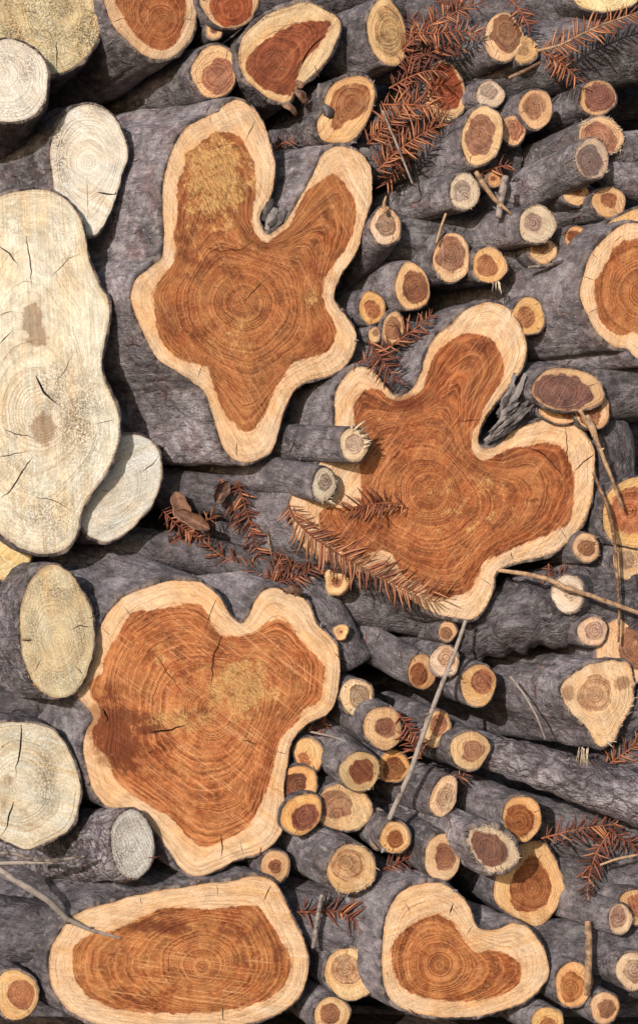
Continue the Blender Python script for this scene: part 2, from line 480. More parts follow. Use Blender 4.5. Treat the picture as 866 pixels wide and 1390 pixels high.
# ------------------------------------------------------------------ palettes (sapwood, heartwood)
K = 0.86
PAL = {
    'big':    (lin(222, 186, 149, K), lin(154, 88, 48, K)),
    'bigC':   (lin(228, 189, 149, K), lin(166, 100, 54, K)),
    'red':    (lin(216, 184, 142, K), lin(128, 62, 32, K)),
    'brown':  (lin(226, 184, 136, K), lin(146, 88, 54, K)),
    'dark':   (lin(216, 170, 122, K), lin(118, 68, 46, K)),
    'orange': (lin(230, 184, 132, K), lin(152, 88, 50, K)),
    'tan':    (lin(230, 192, 148, K), lin(176, 126, 84, K)),
    'grey':   (lin(226, 200, 172, K), lin(170, 128, 98, K)),
    'pale':   (lin(224, 211, 186, K), lin(214, 188, 140, K)),
    'white':  (lin(214, 206, 190, K), lin(204, 192, 168, K)),
    'cream':  (lin(228, 204, 154, K), lin(222, 190, 132, K)),
    'mould':  (lin(212, 192, 152, K), lin(222, 188, 128, K)),
}

LOG_GROUP = {'big': 'large lobed logs with orange heartwood', 'pale': 'pale barked logs along the left side', 'small': 'branch logs stacked end-on between the large logs'}
seedc = [0]

def crack_poly(pl, w):
    P = np.array(pl, float)
    # subdivide
    Q = [P[0]]
    for a, b in zip(P[:-1], P[1:]):
        k = max(1, int(np.linalg.norm(b - a) / 7))
        for j in range(1, k + 1):
            Q.append(a + (b - a) * j / k)
    Q = np.array(Q)
    if len(Q) > 2:
        Q[1:-1] += _rng.normal(scale=0.7, size=(len(Q) - 2, 2))
    t = np.gradient(Q, axis=0)
    n = np.stack([-t[:, 1], t[:, 0]], 1)
    n /= np.linalg.norm(n, axis=1)[:, None] + 1e-9
    s = np.linspace(0, 1, len(Q))
    ww = w * np.clip(np.minimum((s + 0.12) * 3, (1 - s) * 2.2), 0.04, 1)
    return np.vstack([Q + n * ww[:, None] / 2, (Q - n * ww[:, None] / 2)[::-1]])

def log(label, outline, depth, ang=180, slope=0.5, L=260, k=0.9, heart=None, pith=None, pal='brown',
        bark=2.6, taper=0.06, step=3.0, grid=4.0, per=5.0, saw=None, fuzz=(), dark=(), mold=0.0, moldb=(), wt=0.0,
        cracks=(), btone=1.0, bwarm=0.5, brough=0.25, bumpy=1.0, big=False, splint=0, jag=0.5, sawk=None, name='branch_log', group='small', cat='log', gain=1.0):
    seedc[0] += 1
    sd = seedc[0] * 3.71
    rr = random.Random(seedc[0] * 101)
    X = smooth_loop(outline, step, jag * (1.7 if big else 1.2), sd)
    nn = loop_normals(X)
    cen = X.mean(0)
    if pith is None:
        pith = cen + np.array([rr.uniform(-.17, .17), rr.uniform(-.17, .17)]) * np.ptp(X, axis=0)
    pith = np.array(pith, float)
    b = np.array([math.cos(math.radians(ang)), math.sin(math.radians(ang))])
    g = -k * slope * b
    if saw is None:
        saw = rr.uniform(20, 160)
    def dep(P):
        q = np.column_stack([P / 45.0, np.full(len(P), sd)])
        q2 = np.column_stack([P / 9.0, np.full(len(P), sd)])
        kr = math.radians(saw)
        c1, s1 = math.cos(kr), math.sin(kr)
        a_l, a_x = P[:, 0] * c1 + P[:, 1] * s1, -P[:, 0] * s1 + P[:, 1] * c1
        kf = np.column_stack([a_l / 180.0, a_x / 11.0, np.full(len(P), sd)])
        kb = np.column_stack([a_l / 200.0, a_x / 45.0, np.full(len(P), sd + 3)])
        return depth + (P - cen) @ g + 1.6 * fbm(q, 2) + 0.3 * noise3(q2) + 0.5 * noise3(kf) + 1.5 * noise3(kb)
    base = W(cen[0], cen[1], depth)
    emp = bpy.data.objects.new(name, None)
    emp.empty_display_size = 0.05
    root_col.objects.link(emp)
    emp.location = base
    tag(emp, label, cat, LOG_GROUP.get(group, group))
    # ---- face
    H = None
    if heart is not None:
        if isinstance(heart, (int, float)):
            H0 = cen + (pith - cen) * .7 + (smooth_loop(outline, max(step * 1.4, 4), 0.5, sd + 5) - cen) * heart
            q = np.column_stack([H0 / 14.0, np.full(len(H0), sd)])
            H0 = pith + (H0 - pith) * (1 + 0.12 * noise3(q))[:, None]
        elif len(heart) == 3 and not hasattr(heart[0], '__len__'):
            sc, ox, oy = heart
            H0 = cen + (smooth_loop(outline, max(step * 1.4, 4), 0.5, sd + 5) - cen) * sc
            q = np.column_stack([H0 / 14.0, np.full(len(H0), sd)])
            H0 = cen + (H0 - cen) * (1 + 0.12 * noise3(q))[:, None] + np.array([ox, oy])
        else:
            H0 = smooth_loop(heart, 4.0, 0.7, sd + 5)
        H = H0
        din = dist(H, X); ins = inside(H, X)
        for i in range(len(H)):
            if (not ins[i]) or din[i] < 1.5:
                j = np.argmin(((X - H[i]) ** 2).sum(1))
                H[i] = X[j] - nn[j] * 2.2
    lo, hi = X.min(0), X.max(0)
    gx, gy = np.meshgrid(np.arange(lo[0], hi[0], grid), np.arange(lo[1], hi[1], grid * 0.87))
    gx = gx + (np.arange(gx.shape[0]) % 2)[:, None] * grid / 2
    G = np.column_stack([gx.ravel(), gy.ravel()])
    G = G[inside(G, X)]
    G = G[dist(G, X) > grid * 0.45]
    loops = [X] + ([H] if H is not None else [])
    CR = []
    if name == 'branch_log':
        rad_ = math.sqrt(abs(np.ptp(X[:, 0]) * np.ptp(X[:, 1]))) / 2
        if rad_ > 17:
            cracks = list(cracks)
            for _c in range(rr.choice((1, 1, 2, 3))):
                i_ = rr.randrange(len(X))
                d_ = pith - X[i_]
                f_ = rr.uniform(.18, .4)
                cracks.append(([tuple(X[i_] + d_ * .04), tuple(X[i_] + d_ * f_ * .6 + np.array([rr.uniform(-1, 1), rr.uniform(-1, 1)])), tuple(X[i_] + d_ * f_)], rr.uniform(.7, 1.2)))
            if rr.random() < .4:
                v_ = np.array([rr.uniform(-1, 1), rr.uniform(-1, 1)]) * rad_ * .35
                cracks.append(([tuple(pith - v_ * .5), tuple(pith + np.array([.7, -.6])), tuple(pith + v_)], 1.0))
    for cpl, w in cracks:
        cp = crack_poly(cpl, w)
        ins = inside(cp, X) & (dist(cp, X) > 0.4)
        if ins.all():
            CR.append(cp)
        else:
            for i in np.where(~ins)[0]:
                j = np.argmin(((X - cp[i]) ** 2).sum(1))
                cp[i] = X[j] - nn[j] * 0.9 + (cp[i] - X[j]) * 0.02
            CR.append(cp)
    loops += CR
    for l_ in loops[1:]:
        G = G[dist(G, l_) > grid * 0.35]
    allp = np.vstack(loops + [G])
    E, o = [], 0
    for l_ in loops:
        m = len(l_)
        E += [(o + i, o + (i + 1) % m) for i in range(m)]
        o += m
    vs, es, fs, *_ = delaunay_2d_cdt([Vector(p) for p in allp], E, [], 0, 1e-4)
    V2 = np.array([(v.x, v.y) for v in vs])
    F = np.array([f for f in fs if len(f) == 3])
    cc = V2[F].mean(1)
    keep = inside(cc, X)
    for c_ in CR:
        keep &= ~inside(cc, c_)
    F = F[keep]; cc = cc[keep]
    # screen y is down: orient towards camera (-y)
    a_, b_, c_ = V2[F[:, 0]], V2[F[:, 1]], V2[F[:, 2]]
    ar = (b_[:, 0] - a_[:, 0]) * (c_[:, 1] - a_[:, 1]) - (b_[:, 1] - a_[:, 1]) * (c_[:, 0] - a_[:, 0])
    F[ar > 0] = F[ar > 0][:, ::-1]
    W3 = WA(V2, dep(V2)) - base
    dp = np.linalg.norm(V2 - pith, axis=1)
    de = softdist(V2, X[::max(1, len(X) // 160)], 4.0)
    edist = dist(V2, X)
    R0 = math.sqrt(abs(0.5 * np.sum(X[:, 0] * np.roll(X[:, 1], -1) - np.roll(X[:, 0], -1) * X[:, 1])) / math.pi)
    u = dp / (dp + 0.85 * de + 1e-6)
    u = np.where(np.isfinite(u), u, 0) * R0 * 1.05
    if H is not None:
        hdv = dist(V2, H) * np.where(inside(V2, H), 1, -1)
    else:
        hdv = np.full(len(V2), -60.0)
    def blobs(bl):
        r = np.zeros(len(V2))
        for (bx, by, rx, ry, *st) in bl:
            st = st[0] if st else 1.0
            q = ((V2[:, 0] - bx) / rx) ** 2 + ((V2[:, 1] - by) / ry) ** 2
            r = np.maximum(r, st * np.exp(-q * 0.9))
        return r
    fzv, dkv = blobs(fuzz), blobs(dark)
    mo = np.clip(mold + blobs(moldb), 0, 1)
    an = (V2 - pith) / (dp[:, None] + 1e-6)
    if saw is None:
        saw = rr.uniform(20, 160)
    cs, sn = math.cos(math.radians(saw)), math.sin(math.radians(saw))
    sw = np.column_stack([V2[:, 0] * cs + V2[:, 1] * sn, -V2[:, 0] * sn + V2[:, 1] * cs, np.full(len(V2), sd)])
    sap, hrt = PAL[pal]
    tv = rr.uniform(0.93, 1.07) * gain
    if name == 'branch_log':
        tv *= rr.uniform(.9, 1.06)
        ty, tb = rr.uniform(.95, 1.02), rr.uniform(.84, 1.06)
        sap = (sap[0], sap[1] * ty, sap[2] * ty * tb)
        hv = rr.uniform(.75, 1.3)
        hrt = (hrt[0] * hv, hrt[1] * hv * rr.uniform(.92, 1.12), hrt[2] * hv * rr.uniform(.85, 1.2))
        wt = max(wt, rr.choice((0, 0, .1, .2)))
        mo = np.clip(mo + rr.choice((0, 0, .12, .25)), 0, 1)
        per = per * rr.uniform(.8, 1.25)
    sap = tuple(c * tv for c in sap); hrt = tuple(c * tv * rr.uniform(0.97, 1.05) for c in hrt)
    if sawk is None:
        sawk = rr.uniform(.1, 1.0)
    def part(nm, Fs):
        used = np.unique(Fs)
        mp = np.full(len(V2), -1); mp[used] = np.arange(len(used))
        me = mesh(nm, W3[used], mp[Fs].tolist())
        fattr(me, 'u', u[used]); fattr(me, 'hd', hdv[used]); fattr(me, 'ed', edist[used])
        fattr(me, 'fz', fzv[used]); fattr(me, 'dk', dkv[used]); fattr(me, 'mold', mo[used])
        fattr(me, 'wt', wt); fattr(me, 'per', per); fattr(me, 'swk', sawk)
        vattr(me, 'co', np.column_stack([V2[used], np.full(len(used), sd)]))
        vattr(me, 'an', np.column_stack([an[used], np.full(len(used), sd * 0.01)])); vattr(me, 'sw', sw[used])
        vattr(me, 'sapc', np.array(sap)); vattr(me, 'hrc', np.array(hrt))
        return link(nm, me, M_WOOD, emp)
    if H is not None:
        hin = inside(cc, H)
        if hin.any(): part('heartwood', F[hin])
        if (~hin).any(): part('sapwood', F[~hin])
    else:
        part('cut_face', F)
    for cp in CR:
        m = len(cp)
        a3 = WA(cp, dep(cp)) - base
        b3 = WA(cp.mean(0) + (cp - cp.mean(0)), dep(cp) + 9) - base
        fs2 = [(i, (i + 1) % m, m + (i + 1) % m, m + i) for i in range(m)]
        me = mesh('crack', np.vstack([a3, b3]), fs2 + [(i, i + 1, 2 * 0 + m - 2 - i, m - 1 - i) for i in []])
        n2 = 2 * m
        fs3 = [(m + i, m + i + 1, m + m - 2 - i, m + m - 1 - i) for i in range(m // 2 - 1)]
        me = mesh('crack', np.vstack([a3, b3]), fs2 + fs3)
        P2 = np.vstack([cp, cp])
        for nm_, val in (('u', 0.0), ('hd', -50.0), ('ed', 30.0), ('fz', 0.0), ('dk', 1.0), ('mold', 1.0), ('wt', wt), ('per', per)):
            fattr(me, nm_, val)
        vattr(me, 'co', np.column_stack([P2, np.full(len(P2), sd)]))
        vattr(me, 'an', (0, 0, 1)); vattr(me, 'sw', np.column_stack([P2, np.full(len(P2), sd)]))
        vattr(me, 'sapc', np.array(sap) * 0.3); vattr(me, 'hrc', np.array(hrt) * 0.3)
        link('crack', me, M_WOOD, emp, smooth=False)
    # ---- bark
    a3 = np.array([slope * b[0], 1.0, -slope * b[1]])
    ax = a3 / np.linalg.norm(a3)
    P0 = WA(X, dep(X))
    out = np.column_stack([nn[:, 0], np.zeros(len(X)), -nn[:, 1]])
    out = out - (out @ ax)[:, None] * ax[None]
    out /= np.linalg.norm(out, axis=1)[:, None]
    C0 = W(cen[0], cen[1], depth)
    ts = [0.0, 0.0, 1.5]
    t = 4.0
    st = 5.0 if big else 4.0
    while t < L:
        ts.append(t)
        t += st
        st *= 1.06
    ts.append(L)
    n = len(X)
    VV, BC, RM = [], [], []
    e1 = np.cross(ax, (0, 0, 1)); e1 /= np.linalg.norm(e1)
    e2 = np.cross(ax, e1)
    jb = 1 + 0.22 * noise3(np.column_stack([X / 9.0, np.full(n, sd + 2)])) + 0.75 * noise3(np.column_stack([X / 20.0, np.full(n, sd + 4)]))
    for j, t in enumerate(ts):
        tt = max(0, t)
        sc = 1 + taper * tt / 100.0
        base_ring = C0 + (P0 - C0) * sc + a3[None] * tt * S
        q = (base_ring - C0) / S
        along = q @ ax
        q3 = np.column_stack([q @ e1, q @ e2, along]) + sd * 31.0
        fr = min(1.0, tt / 12.0)
        dsp = bumpy * ((2.6 if big else 0.9) * fbm(q3 / (48.0 if big else 26.0), 2) * fr
                       + (1.3 if big else 0.6) * (fbm(q3 * np.array([1, 1, .4]) / 11.0, 2)) * (0.35 + 0.65 * fr)
                       + (0.4 if big else 0.3) * noise3(q3 / 7.0) * fr)
        if j == 0:
            off = np.zeros(n); rm = 1.0; base_ring = base_ring + np.array([0, 0.4 * S, 0])
        elif j == 1:
            off = bark * 0.75 * jb; rm = 1.0
            base_ring = base_ring + ax[None] * (1.3 * noise3(q3 / 16.0) * S)[:, None]
        elif j == 2:
            off = bark * jb + 0.3 * dsp; rm = 0.55
        else:
            off = bark * (1 + (jb - 1) * max(0, 1 - tt / 14.0)) + dsp; rm = max(0.0, 0.35 - tt / 30.0)
        VV.append(base_ring + out * (off * S)[:, None])
        BC.append(q3)
        RM.append(np.full(n, rm))
    m = len(ts)
    VV = np.vstack(VV) - base; BC = np.vstack(BC); RM = np.concatenate(RM)
    FF = []
    for j in range(m - 1):
        for i in range(n):
            i2 = (i + 1) % n
            FF.append((j * n + i, j * n + i2, (j + 1) * n + i2, (j + 1) * n + i))
    FF.append(tuple((m - 1) * n + i for i in range(n)))
    area = 0.5 * np.sum(X[:, 0] * np.roll(X[:, 1], -1) - np.roll(X[:, 0], -1) * X[:, 1])
    if area < 0:
        FF = [f[::-1] for f in FF]
    me = mesh('bark', VV, FF)
    vattr(me, 'bc', BC); fattr(me, 'rim', RM); fattr(me, 'btone', btone * rr.uniform(0.92, 1.08)); fattr(me, 'bwarm', bwarm); fattr(me, 'brough', brough)
    link('bark', me, M_BARK, emp)
    # ---- frayed rim
    if splint:
        SV, SF = [], []
        for q in range(splint):
            i = rr.randrange(n)
            p = P0[i] - out[i] * S * rr.uniform(-1.5, 3)
            ln = rr.uniform(2, 6.5) * S
            tg = Vector(P0[(i + 2) % n] - P0[i]).normalized() * rr.choice((-1, 1))
            d = Vector(out[i]) * rr.uniform(0.0, 0.6) + tg * rr.uniform(.2, 1.2) + Vector((rr.uniform(-.4, .4), rr.uniform(-.7, .1), rr.uniform(-.4, .4)))
            d.normalize()
            w = rr.uniform(0.35, 0.9) * S
            s_ = d.orthogonal().normalized() * w
            s2 = d.cross(s_).normalized() * w * 0.6
            p = Vector(p - base)
            o_ = len(SV)
            bend = Vector((rr.uniform(-1, 1), rr.uniform(-1, 1), rr.uniform(-1, 1))) * ln * 0.2
            for r_, c_ in ((1.0, p), (0.7, p + d * ln * 0.55 + bend)):
                SV += [c_ + s_ * r_, c_ + s2 * r_, c_ - s_ * r_, c_ - s2 * r_]
            SV.append(p + d * ln + bend * 2)
            for z in range(4):
                z2 = (z + 1) % 4
                SF.append((o_ + z, o_ + z2, o_ + 4 + z2, o_ + 4 + z)); SF.append((o_ + 4 + z, o_ + 4 + z2, o_ + 8))
        me = mesh('splinters', SV, SF)
        so = link('splinters', me, M_SPLINT, emp, smooth=False)
        so['kind'] = 'stuff'
    return emp

def E(cx, cy, rx, ry, rot=0, wob=0.05):
    return ellipse(cx, cy, rx, ry, rot, wob=wob)

# ------------------------------------------------------------------ logs lying across the picture (side on)
def tube(name, pts, rad, mat, parent=None, base=(0, 0, 0), nseg=10, rough=0.12, sd=1.0, sub=6, cap=True, bark=False, lump=0.0, btone=1, bwarm=.5, brough=.25, stretch=.35):
    P = np.array(pts, float)
    rad = np.array(rad, float)
    # resample
    seg = np.linalg.norm(np.diff(P, axis=0), axis=1)
    cum = np.concatenate([[0], np.cumsum(seg)])
    k = max(3, int(cum[-1] / (sub * S)))
    s = np.linspace(0, cum[-1], k)
    Q = np.stack([np.interp(s, cum, P[:, i]) for i in range(3)], 1)
    for _ in range(2):
        Q[1:-1] = (Q[:-2] + 2 * Q[1:-1] + Q[2:]) / 4
    rr = np.interp(s, cum, rad)
    T = np.gradient(Q, axis=0); T /= np.linalg.norm(T, axis=1)[:, None]
    up = np.array([0.13, 0.9, 0.41]); 
    A = np.cross(T, up); A /= np.linalg.norm(A, axis=1)[:, None]
    B = np.cross(T, A)
    V, BC = [], []
    for j in range(k):
        an = np.arange(nseg) / nseg * 2 * math.pi
        q3 = np.column_stack([np.cos(an) * rr[j], np.sin(an) * rr[j], np.full(nseg, s[j])]) / S + sd * 31
        f = 1 + rough * fbm(q3 * np.array([1, 1, stretch]) / max(4.0, rr[j] / S * 0.6), 3) + lump * noise3(q3 / (rr[j] / S * 1.1))
        r_ = rr[j] * f
        V.append(Q[j] + A[j] * (np.cos(an) * r_)[:, None] + B[j] * (np.sin(an) * r_)[:, None])
        BC.append(q3)
    V = np.vstack(V) - np.array(base); BC = np.vstack(BC)
    F = []
    for j in range(k - 1):
        for i in range(nseg):
            i2 = (i + 1) % nseg
            F.append((j * nseg + i, (j + 1) * nseg + i, (j + 1) * nseg + i2, j * nseg + i2))
    if cap:
        F.append(tuple(range(nseg))); F.append(tuple((k - 1) * nseg + i for i in range(nseg))[::-1])
    me = mesh(name, V, F)
    if bark:
        vattr(me, 'bc', BC); fattr(me, 'rim', 0.0); fattr(me, 'btone', btone); fattr(me, 'bwarm', bwarm); fattr(me, 'brough', brough)
    return link(name, me, mat, parent)

tsd = [50]
def trunk(label, pts, rad, group='log sides lying across the pile', btone=1.0, bwarm=0.5, brough=0.3, lump=0.08, rough=0.035, knots=(), name='side_log', nseg=56):
    """pts: (px, py, depth) list; rad in px"""
    tsd[0] += 1
    P = [W(*p) for p in pts]
    base = P[0]
    e = bpy.data.objects.new(name, None); root_col.objects.link(e); e.location = base
    tag(e, label, 'log', group)
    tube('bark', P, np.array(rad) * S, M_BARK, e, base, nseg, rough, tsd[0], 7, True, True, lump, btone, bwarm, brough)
    for (kx, ky, kd, rx, ry) in knots:
        knot(e, base, kx, ky, kd, rx, ry)
    return e

def knot(e, base, kx, ky, kd, rx, ry):
    X = smooth_loop(ellipse(kx, ky, rx, ry, 0, 14, 0.16, seed=int(kx)), 2.0, 0.7, kx)
    n = len(X)
    rings = []
    for f, dd in ((1.25, 9), (1.12, 1), (1.0, -1), (0.7, 0.5), (0.35, 2.5), (0.05, 3.0)):
        Y = np.array([kx, ky]) + (X - np.array([kx, ky])) * f
        rings.append(WA(Y, kd + dd + 0.8 * noise3(np.column_stack([Y / 3, np.full(n, f * 3)]))) - base)
    V = np.vstack(rings)
    F = [(j * n + i, j * n + (i + 1) % n, (j + 1) * n + (i + 1) % n, (j + 1) * n + i) for j in range(5) for i in range(n)]
    F.append(tuple(5 * n + i for i in range(n)))
    me = mesh('knot', V, F)
    f = np.repeat([1.25, 1.12, 1.0, .7, .35, .05], n)
    P2 = np.vstack([np.array([kx, ky]) + (X - np.array([kx, ky])) * q for q in (1.25, 1.12, 1.0, .7, .35, .05)])
    fattr(me, 'u', f * rx); fattr(me, 'hd', (0.45 - f) * rx); fattr(me, 'ed', 8.0); fattr(me, 'fz', 0.0); fattr(me, 'dk', (0.5 - f) * 1.5)
    fattr(me, 'mold', 0.1); fattr(me, 'wt', 0.1); fattr(me, 'per', 3.0)
    vattr(me, 'co', np.column_stack([P2, np.full(len(P2), kx)])); vattr(me, 'an', (0, 0, 1)); vattr(me, 'sw', np.column_stack([P2, np.full(len(P2), kx)]))
    vattr(me, 'sapc', np.array(PAL['orange'][0])); vattr(me, 'hrc', np.array(PAL['orange'][1]))
    link('knot', me, M_WOOD, e)

# ------------------------------------------------------------------ the large lobed logs
A_OUT = [(322,135),(343,146),(356,164),(366,190),(372,215),(373,235),(370,256),(363,276),(354,290),(354,305),(363,318),(377,310),(390,298),(398,283),(411,261),(425,236),(435,213),(448,201),(465,199),(488,207),(500,222),(505,242),(505,268),(498,292),(491,314),(488,332),(478,351),(466,368),(457,387),(453,405),(462,419),(474,434),(483,451),(482,472),(468,497),(447,509),(420,515),(408,521),(396,535),(387,556),(380,580),(373,604),(360,618),(342,627),(324,626),(309,615),(297,592),(288,562),(277,533),(261,517),(241,504),(215,488),(197,459),(184,426),(178,403),(185,378),(208,360),(220,350),(223,335),(223,316),(221,282),(222,249),(227,226),(237,198),(251,176),(269,164),(292,152),(309,141)]
A_HRT = [(253,205),(267,198),(290,181),(313,180),(329,191),(341,212),(347,240),(346,268),(342,293),(347,314),(360,329),(375,320),(390,307),(402,285),(416,262),(434,245),(451,237),(465,247),(478,265),(484,280),(481,302),(474,330),(456,355),(441,379),(438,402),(444,422),(453,438),(456,457),(444,477),(420,486),(399,493),(384,511),(372,532),(360,562),(344,583),(327,584),(312,570),(297,546),(289,520),(284,500),(267,494),(241,486),(225,469),(213,441),(209,407),(214,386),(234,358),(238,345),(237,323),(242,282),(241,249),(250,226)]
log('largest forked log left of centre, three lobes pointing up left, up right and down', A_OUT, 0, 181, 1.5, 280, 0.1, A_HRT, (330,409), 'big', 4.2, 0.0, 3.0, 3.6, 6.2, 62,
    fuzz=[(290,245,48,58,1.0),(255,300,20,40,.35),(330,470,20,60,.35),(425,400,22,16,.5)], dark=[(318,372,16,13,.75),(270,360,40,60,.42),(250,330,14,60,.5),(440,390,28,34,.5),(420,460,50,16,.4),(385,520,14,40,.42),(225,420,16,40,.4)],
    cracks=[([(233,228),(243,232)],1.2),([(283,152),(287,170)],1.0),([(345,165),(333,192)],1.2),([(223,352),(234,356)],1.0),([(275,494),(268,515)],.9),([(322,600),(323,622)],1.3),([(330,409),(352,388),(368,372)],1.2),([(280,336),(300,341),(330,338),(352,318)],1.0)],
    bwarm=1.0, brough=0.3, big=True, name='cut_log', group='big', btone=1.3)

B_OUT = [(665,410),(689,419),(705,441),(714,469),(711,494),(700,512),(683,532),(670,550),(658,566),(649,588),(651,606),(665,609),(679,602),(693,587),(714,577),(737,570),(760,571),(783,579),(799,597),(807,614),(806,637),(804,665),(799,695),(783,722),(765,741),(739,754),(709,761),(685,769),(672,780),(669,801),(658,826),(642,839),(629,841),(602,836),(579,827),(550,809),(510,784),(470,772),(440,760),(412,742),(400,718),(393,688),(405,655),(436,625),(452,596),(455,566),(454,546),(458,528),(471,508),(490,498),(509,505),(526,527),(540,538),(557,529),(571,507),(578,480),(591,456),(612,441),(628,424),(646,414)]
B_HRT = [(497,528),(514,528),(529,542),(552,542),(575,525),(585,490),(603,469),(630,452),(661,457),(678,476),(684,500),(675,528),(656,554),(650,572),(641,590),(643,613),(660,624),(686,610),(716,606),(739,603),(762,607),(776,632),(779,656),(776,688),(771,709),(742,725),(716,736),(682,752),(658,762),(649,780),(640,797),(628,806),(602,812),(584,807),(574,793),(553,786),(539,766),(529,750),(511,748),(491,755),(463,748),(439,726),(433,702),(445,690),(487,684),(490,655),(486,620),(481,566),(483,543)]
log('large star shaped log right of centre, a long dry sprig across its lower left edge', B_OUT, 16, 172, 0.9, 300, 0.1, B_HRT, (583,667), 'big', 4.5, 0.0, 3.0, 3.6, 6.4, 125,
    fuzz=[(640,690,90,60,.35),(700,640,40,26,.3)], dark=[(555,545,30,18,.75),(720,690,40,30,.4),(650,640,50,14,.45),(620,480,60,10,.3),(480,720,30,16,.4),(560,760,60,14,.45),(755,620,20,10,.5)], moldb=[(665,590,20,12,.5)],
    cracks=[([(806,617),(790,628),(776,645)],1.6),([(768,578),(769,615),(770,650)],1.2),([(716,608),(738,617),(758,640),(771,657)],1.8),([(693,748),(697,762)],1.2),([(652,785),(668,796)],.9),([(760,718),(770,736)],.9),([(655,570),(622,571),(610,585)],1.0)],
    bwarm=0.4, brough=0.2, big=True, name='cut_log', group='big', btone=1.0, gain=0.97, sawk=.7)

C_OUT = [(223,790),(252,788),(275,792),(295,807),(306,825),(318,841),(329,846),(339,832),(349,811),(364,799),(387,802),(407,808),(420,823),(430,846),(448,864),(459,882),(461,912),(457,945),(445,968),(420,981),(404,994),(394,1013),(390,1037),(386,1060),(385,1098),(380,1134),(358,1155),(323,1166),(298,1179),(272,1189),(251,1184),(234,1162),(215,1134),(195,1113),(172,1100),(146,1094),(129,1077),(119,1044),(113,1016),(117,994),(126,978),(124,966),(108,949),(105,934),(115,917),(123,891),(133,860),(145,836),(165,813),(191,801)]
C_HRT = [(180,832),(205,829),(234,823),(269,819),(281,831),(289,848),(299,863),(321,863),(344,859),(357,849),(377,840),(394,849),(405,864),(420,882),(433,893),(440,908),(439,932),(432,952),(412,963),(406,978),(389,994),(377,1012),(369,1052),(358,1084),(340,1119),(312,1137),(280,1150),(255,1137),(233,1112),(204,1094),(176,1076),(155,1055),(148,1030),(129,1012),(126,994),(134,978),(138,964),(126,950),(121,934),(127,921),(139,914),(143,894),(163,856)]
log('large pear shaped log at lower left with a dark red patch on its left side', C_OUT, -8, 199, 1.25, 300, 0.12, C_HRT, (292,965), 'bigC', 4.5, 0.0, 3.0, 3.6, 6.0, 38,
    fuzz=[(330,930,48,40,1.0),(250,975,60,16,.6),(370,930,50,16,.4),(220,900,20,30,.3)], dark=[(150,988,34,34,1.15),(160,1015,34,30,1.15),(176,975,44,16,.85),(196,990,34,12,.8),(180,1040,26,16,.6),(145,1030,20,16,.8),(150,945,24,28,.7),(290,880,10,50,.5),(280,965,16,10,.5),(390,970,24,12,.45),(345,1010,30,10,.4)],
    cracks=[([(297,808),(286,832),(276,862)],1.1),([(140,853),(152,864)],1.0),([(301,864),(292,885),(289,915),(286,945)],1.6),([(203,994),(235,990),(262,981)],2.4),([(141,962),(147,975),(143,984)],2.6),([(330,1005),(352,1010)],1.6),([(300,1132),(303,1150),(300,1168)],1.7),([(372,1070),(386,1075)],1.0),([(372,1018),(391,1024)],1.0),([(327,1143),(331,1160)],1.0),([(213,890),(236,925),(250,945)],1.1),([(143,965),(148,978)],2.2),([(180,838),(166,820)],.8)],
    bwarm=0.35, brough=0.2, big=True, name='cut_log', group='big', btone=0.95, sawk=1.0, gain=1.08)

D_OUT = [(68,1298),(78,1272),(104,1242),(151,1225),(208,1211),(260,1202),(312,1196),(350,1188),(374,1200),(388,1226),(400,1252),(411,1273),(418,1298),(416,1330),(400,1360),(360,1383),(300,1396),(220,1400),(150,1394),(98,1374),(70,1338)]
D_HRT = [(99,1296),(114,1272),(156,1262),(192,1246),(229,1232),(291,1234),(343,1229),(364,1247),(379,1273),(394,1298),(392,1328),(365,1356),(300,1372),(215,1376),(145,1366),(108,1338)]
log('wide low log at the bottom left corner with a bare twig resting over it', D_OUT, -12, 188, 1.0, 300, 0.15, D_HRT, (275,1312), 'bigC', 4.0, 0.0, 3.0, 3.8, 5.0, 8,
    fuzz=[(150,1250,60,12,.4)], dark=[(220,1258,80,12,.75),(330,1262,50,14,.6),(380,1290,20,24,.5),(150,1290,40,18,.4)],
    cracks=[([(368,1202),(358,1224)],1.6),([(190,1214),(194,1230)],1.2),([(293,1198),(296,1216)],1.0),([(302,1366),(304,1388)],1.4)],
    bwarm=0.3, brough=0.2, big=True, name='cut_log', group='big', btone=0.85, sawk=.8, gain=1.06)

E_OUT = [(519,1298),(520,1270),(525,1242),(541,1213),(566,1201),(598,1199),(620,1212),(637,1233),(644,1255),(656,1262),(675,1261),(695,1253),(716,1260),(732,1279),(741,1298),(744,1325),(725,1350),(690,1368),(640,1380),(580,1378),(536,1362),(520,1332)]
E_HRT = [(530,1297),(537,1275),(558,1254),(591,1241),(616,1254),(631,1279),(648,1293),(668,1290),(694,1298),(708,1320),(690,1346),(640,1358),(585,1356),(545,1340)]
log('two lobed log at the bottom edge, right of the wide low bottom left one', E_OUT, 12, 192, 1.0, 260, 0.15, E_HRT, (596,1310), 'bigC', 4.0, 0.0, 3.0, 3.8, 5.5, 160,
    dark=[(600,1235,40,6,.4)], cracks=[([(615,1226),(609,1243)],2.2),([(637,1250),(644,1262)],1.2),([(549,1226),(557,1242)],.9),([(642,1256),(633,1270)],1.0)],
    bwarm=0.1, brough=0.1, big=True, name='cut_log', group='big', btone=1.05)

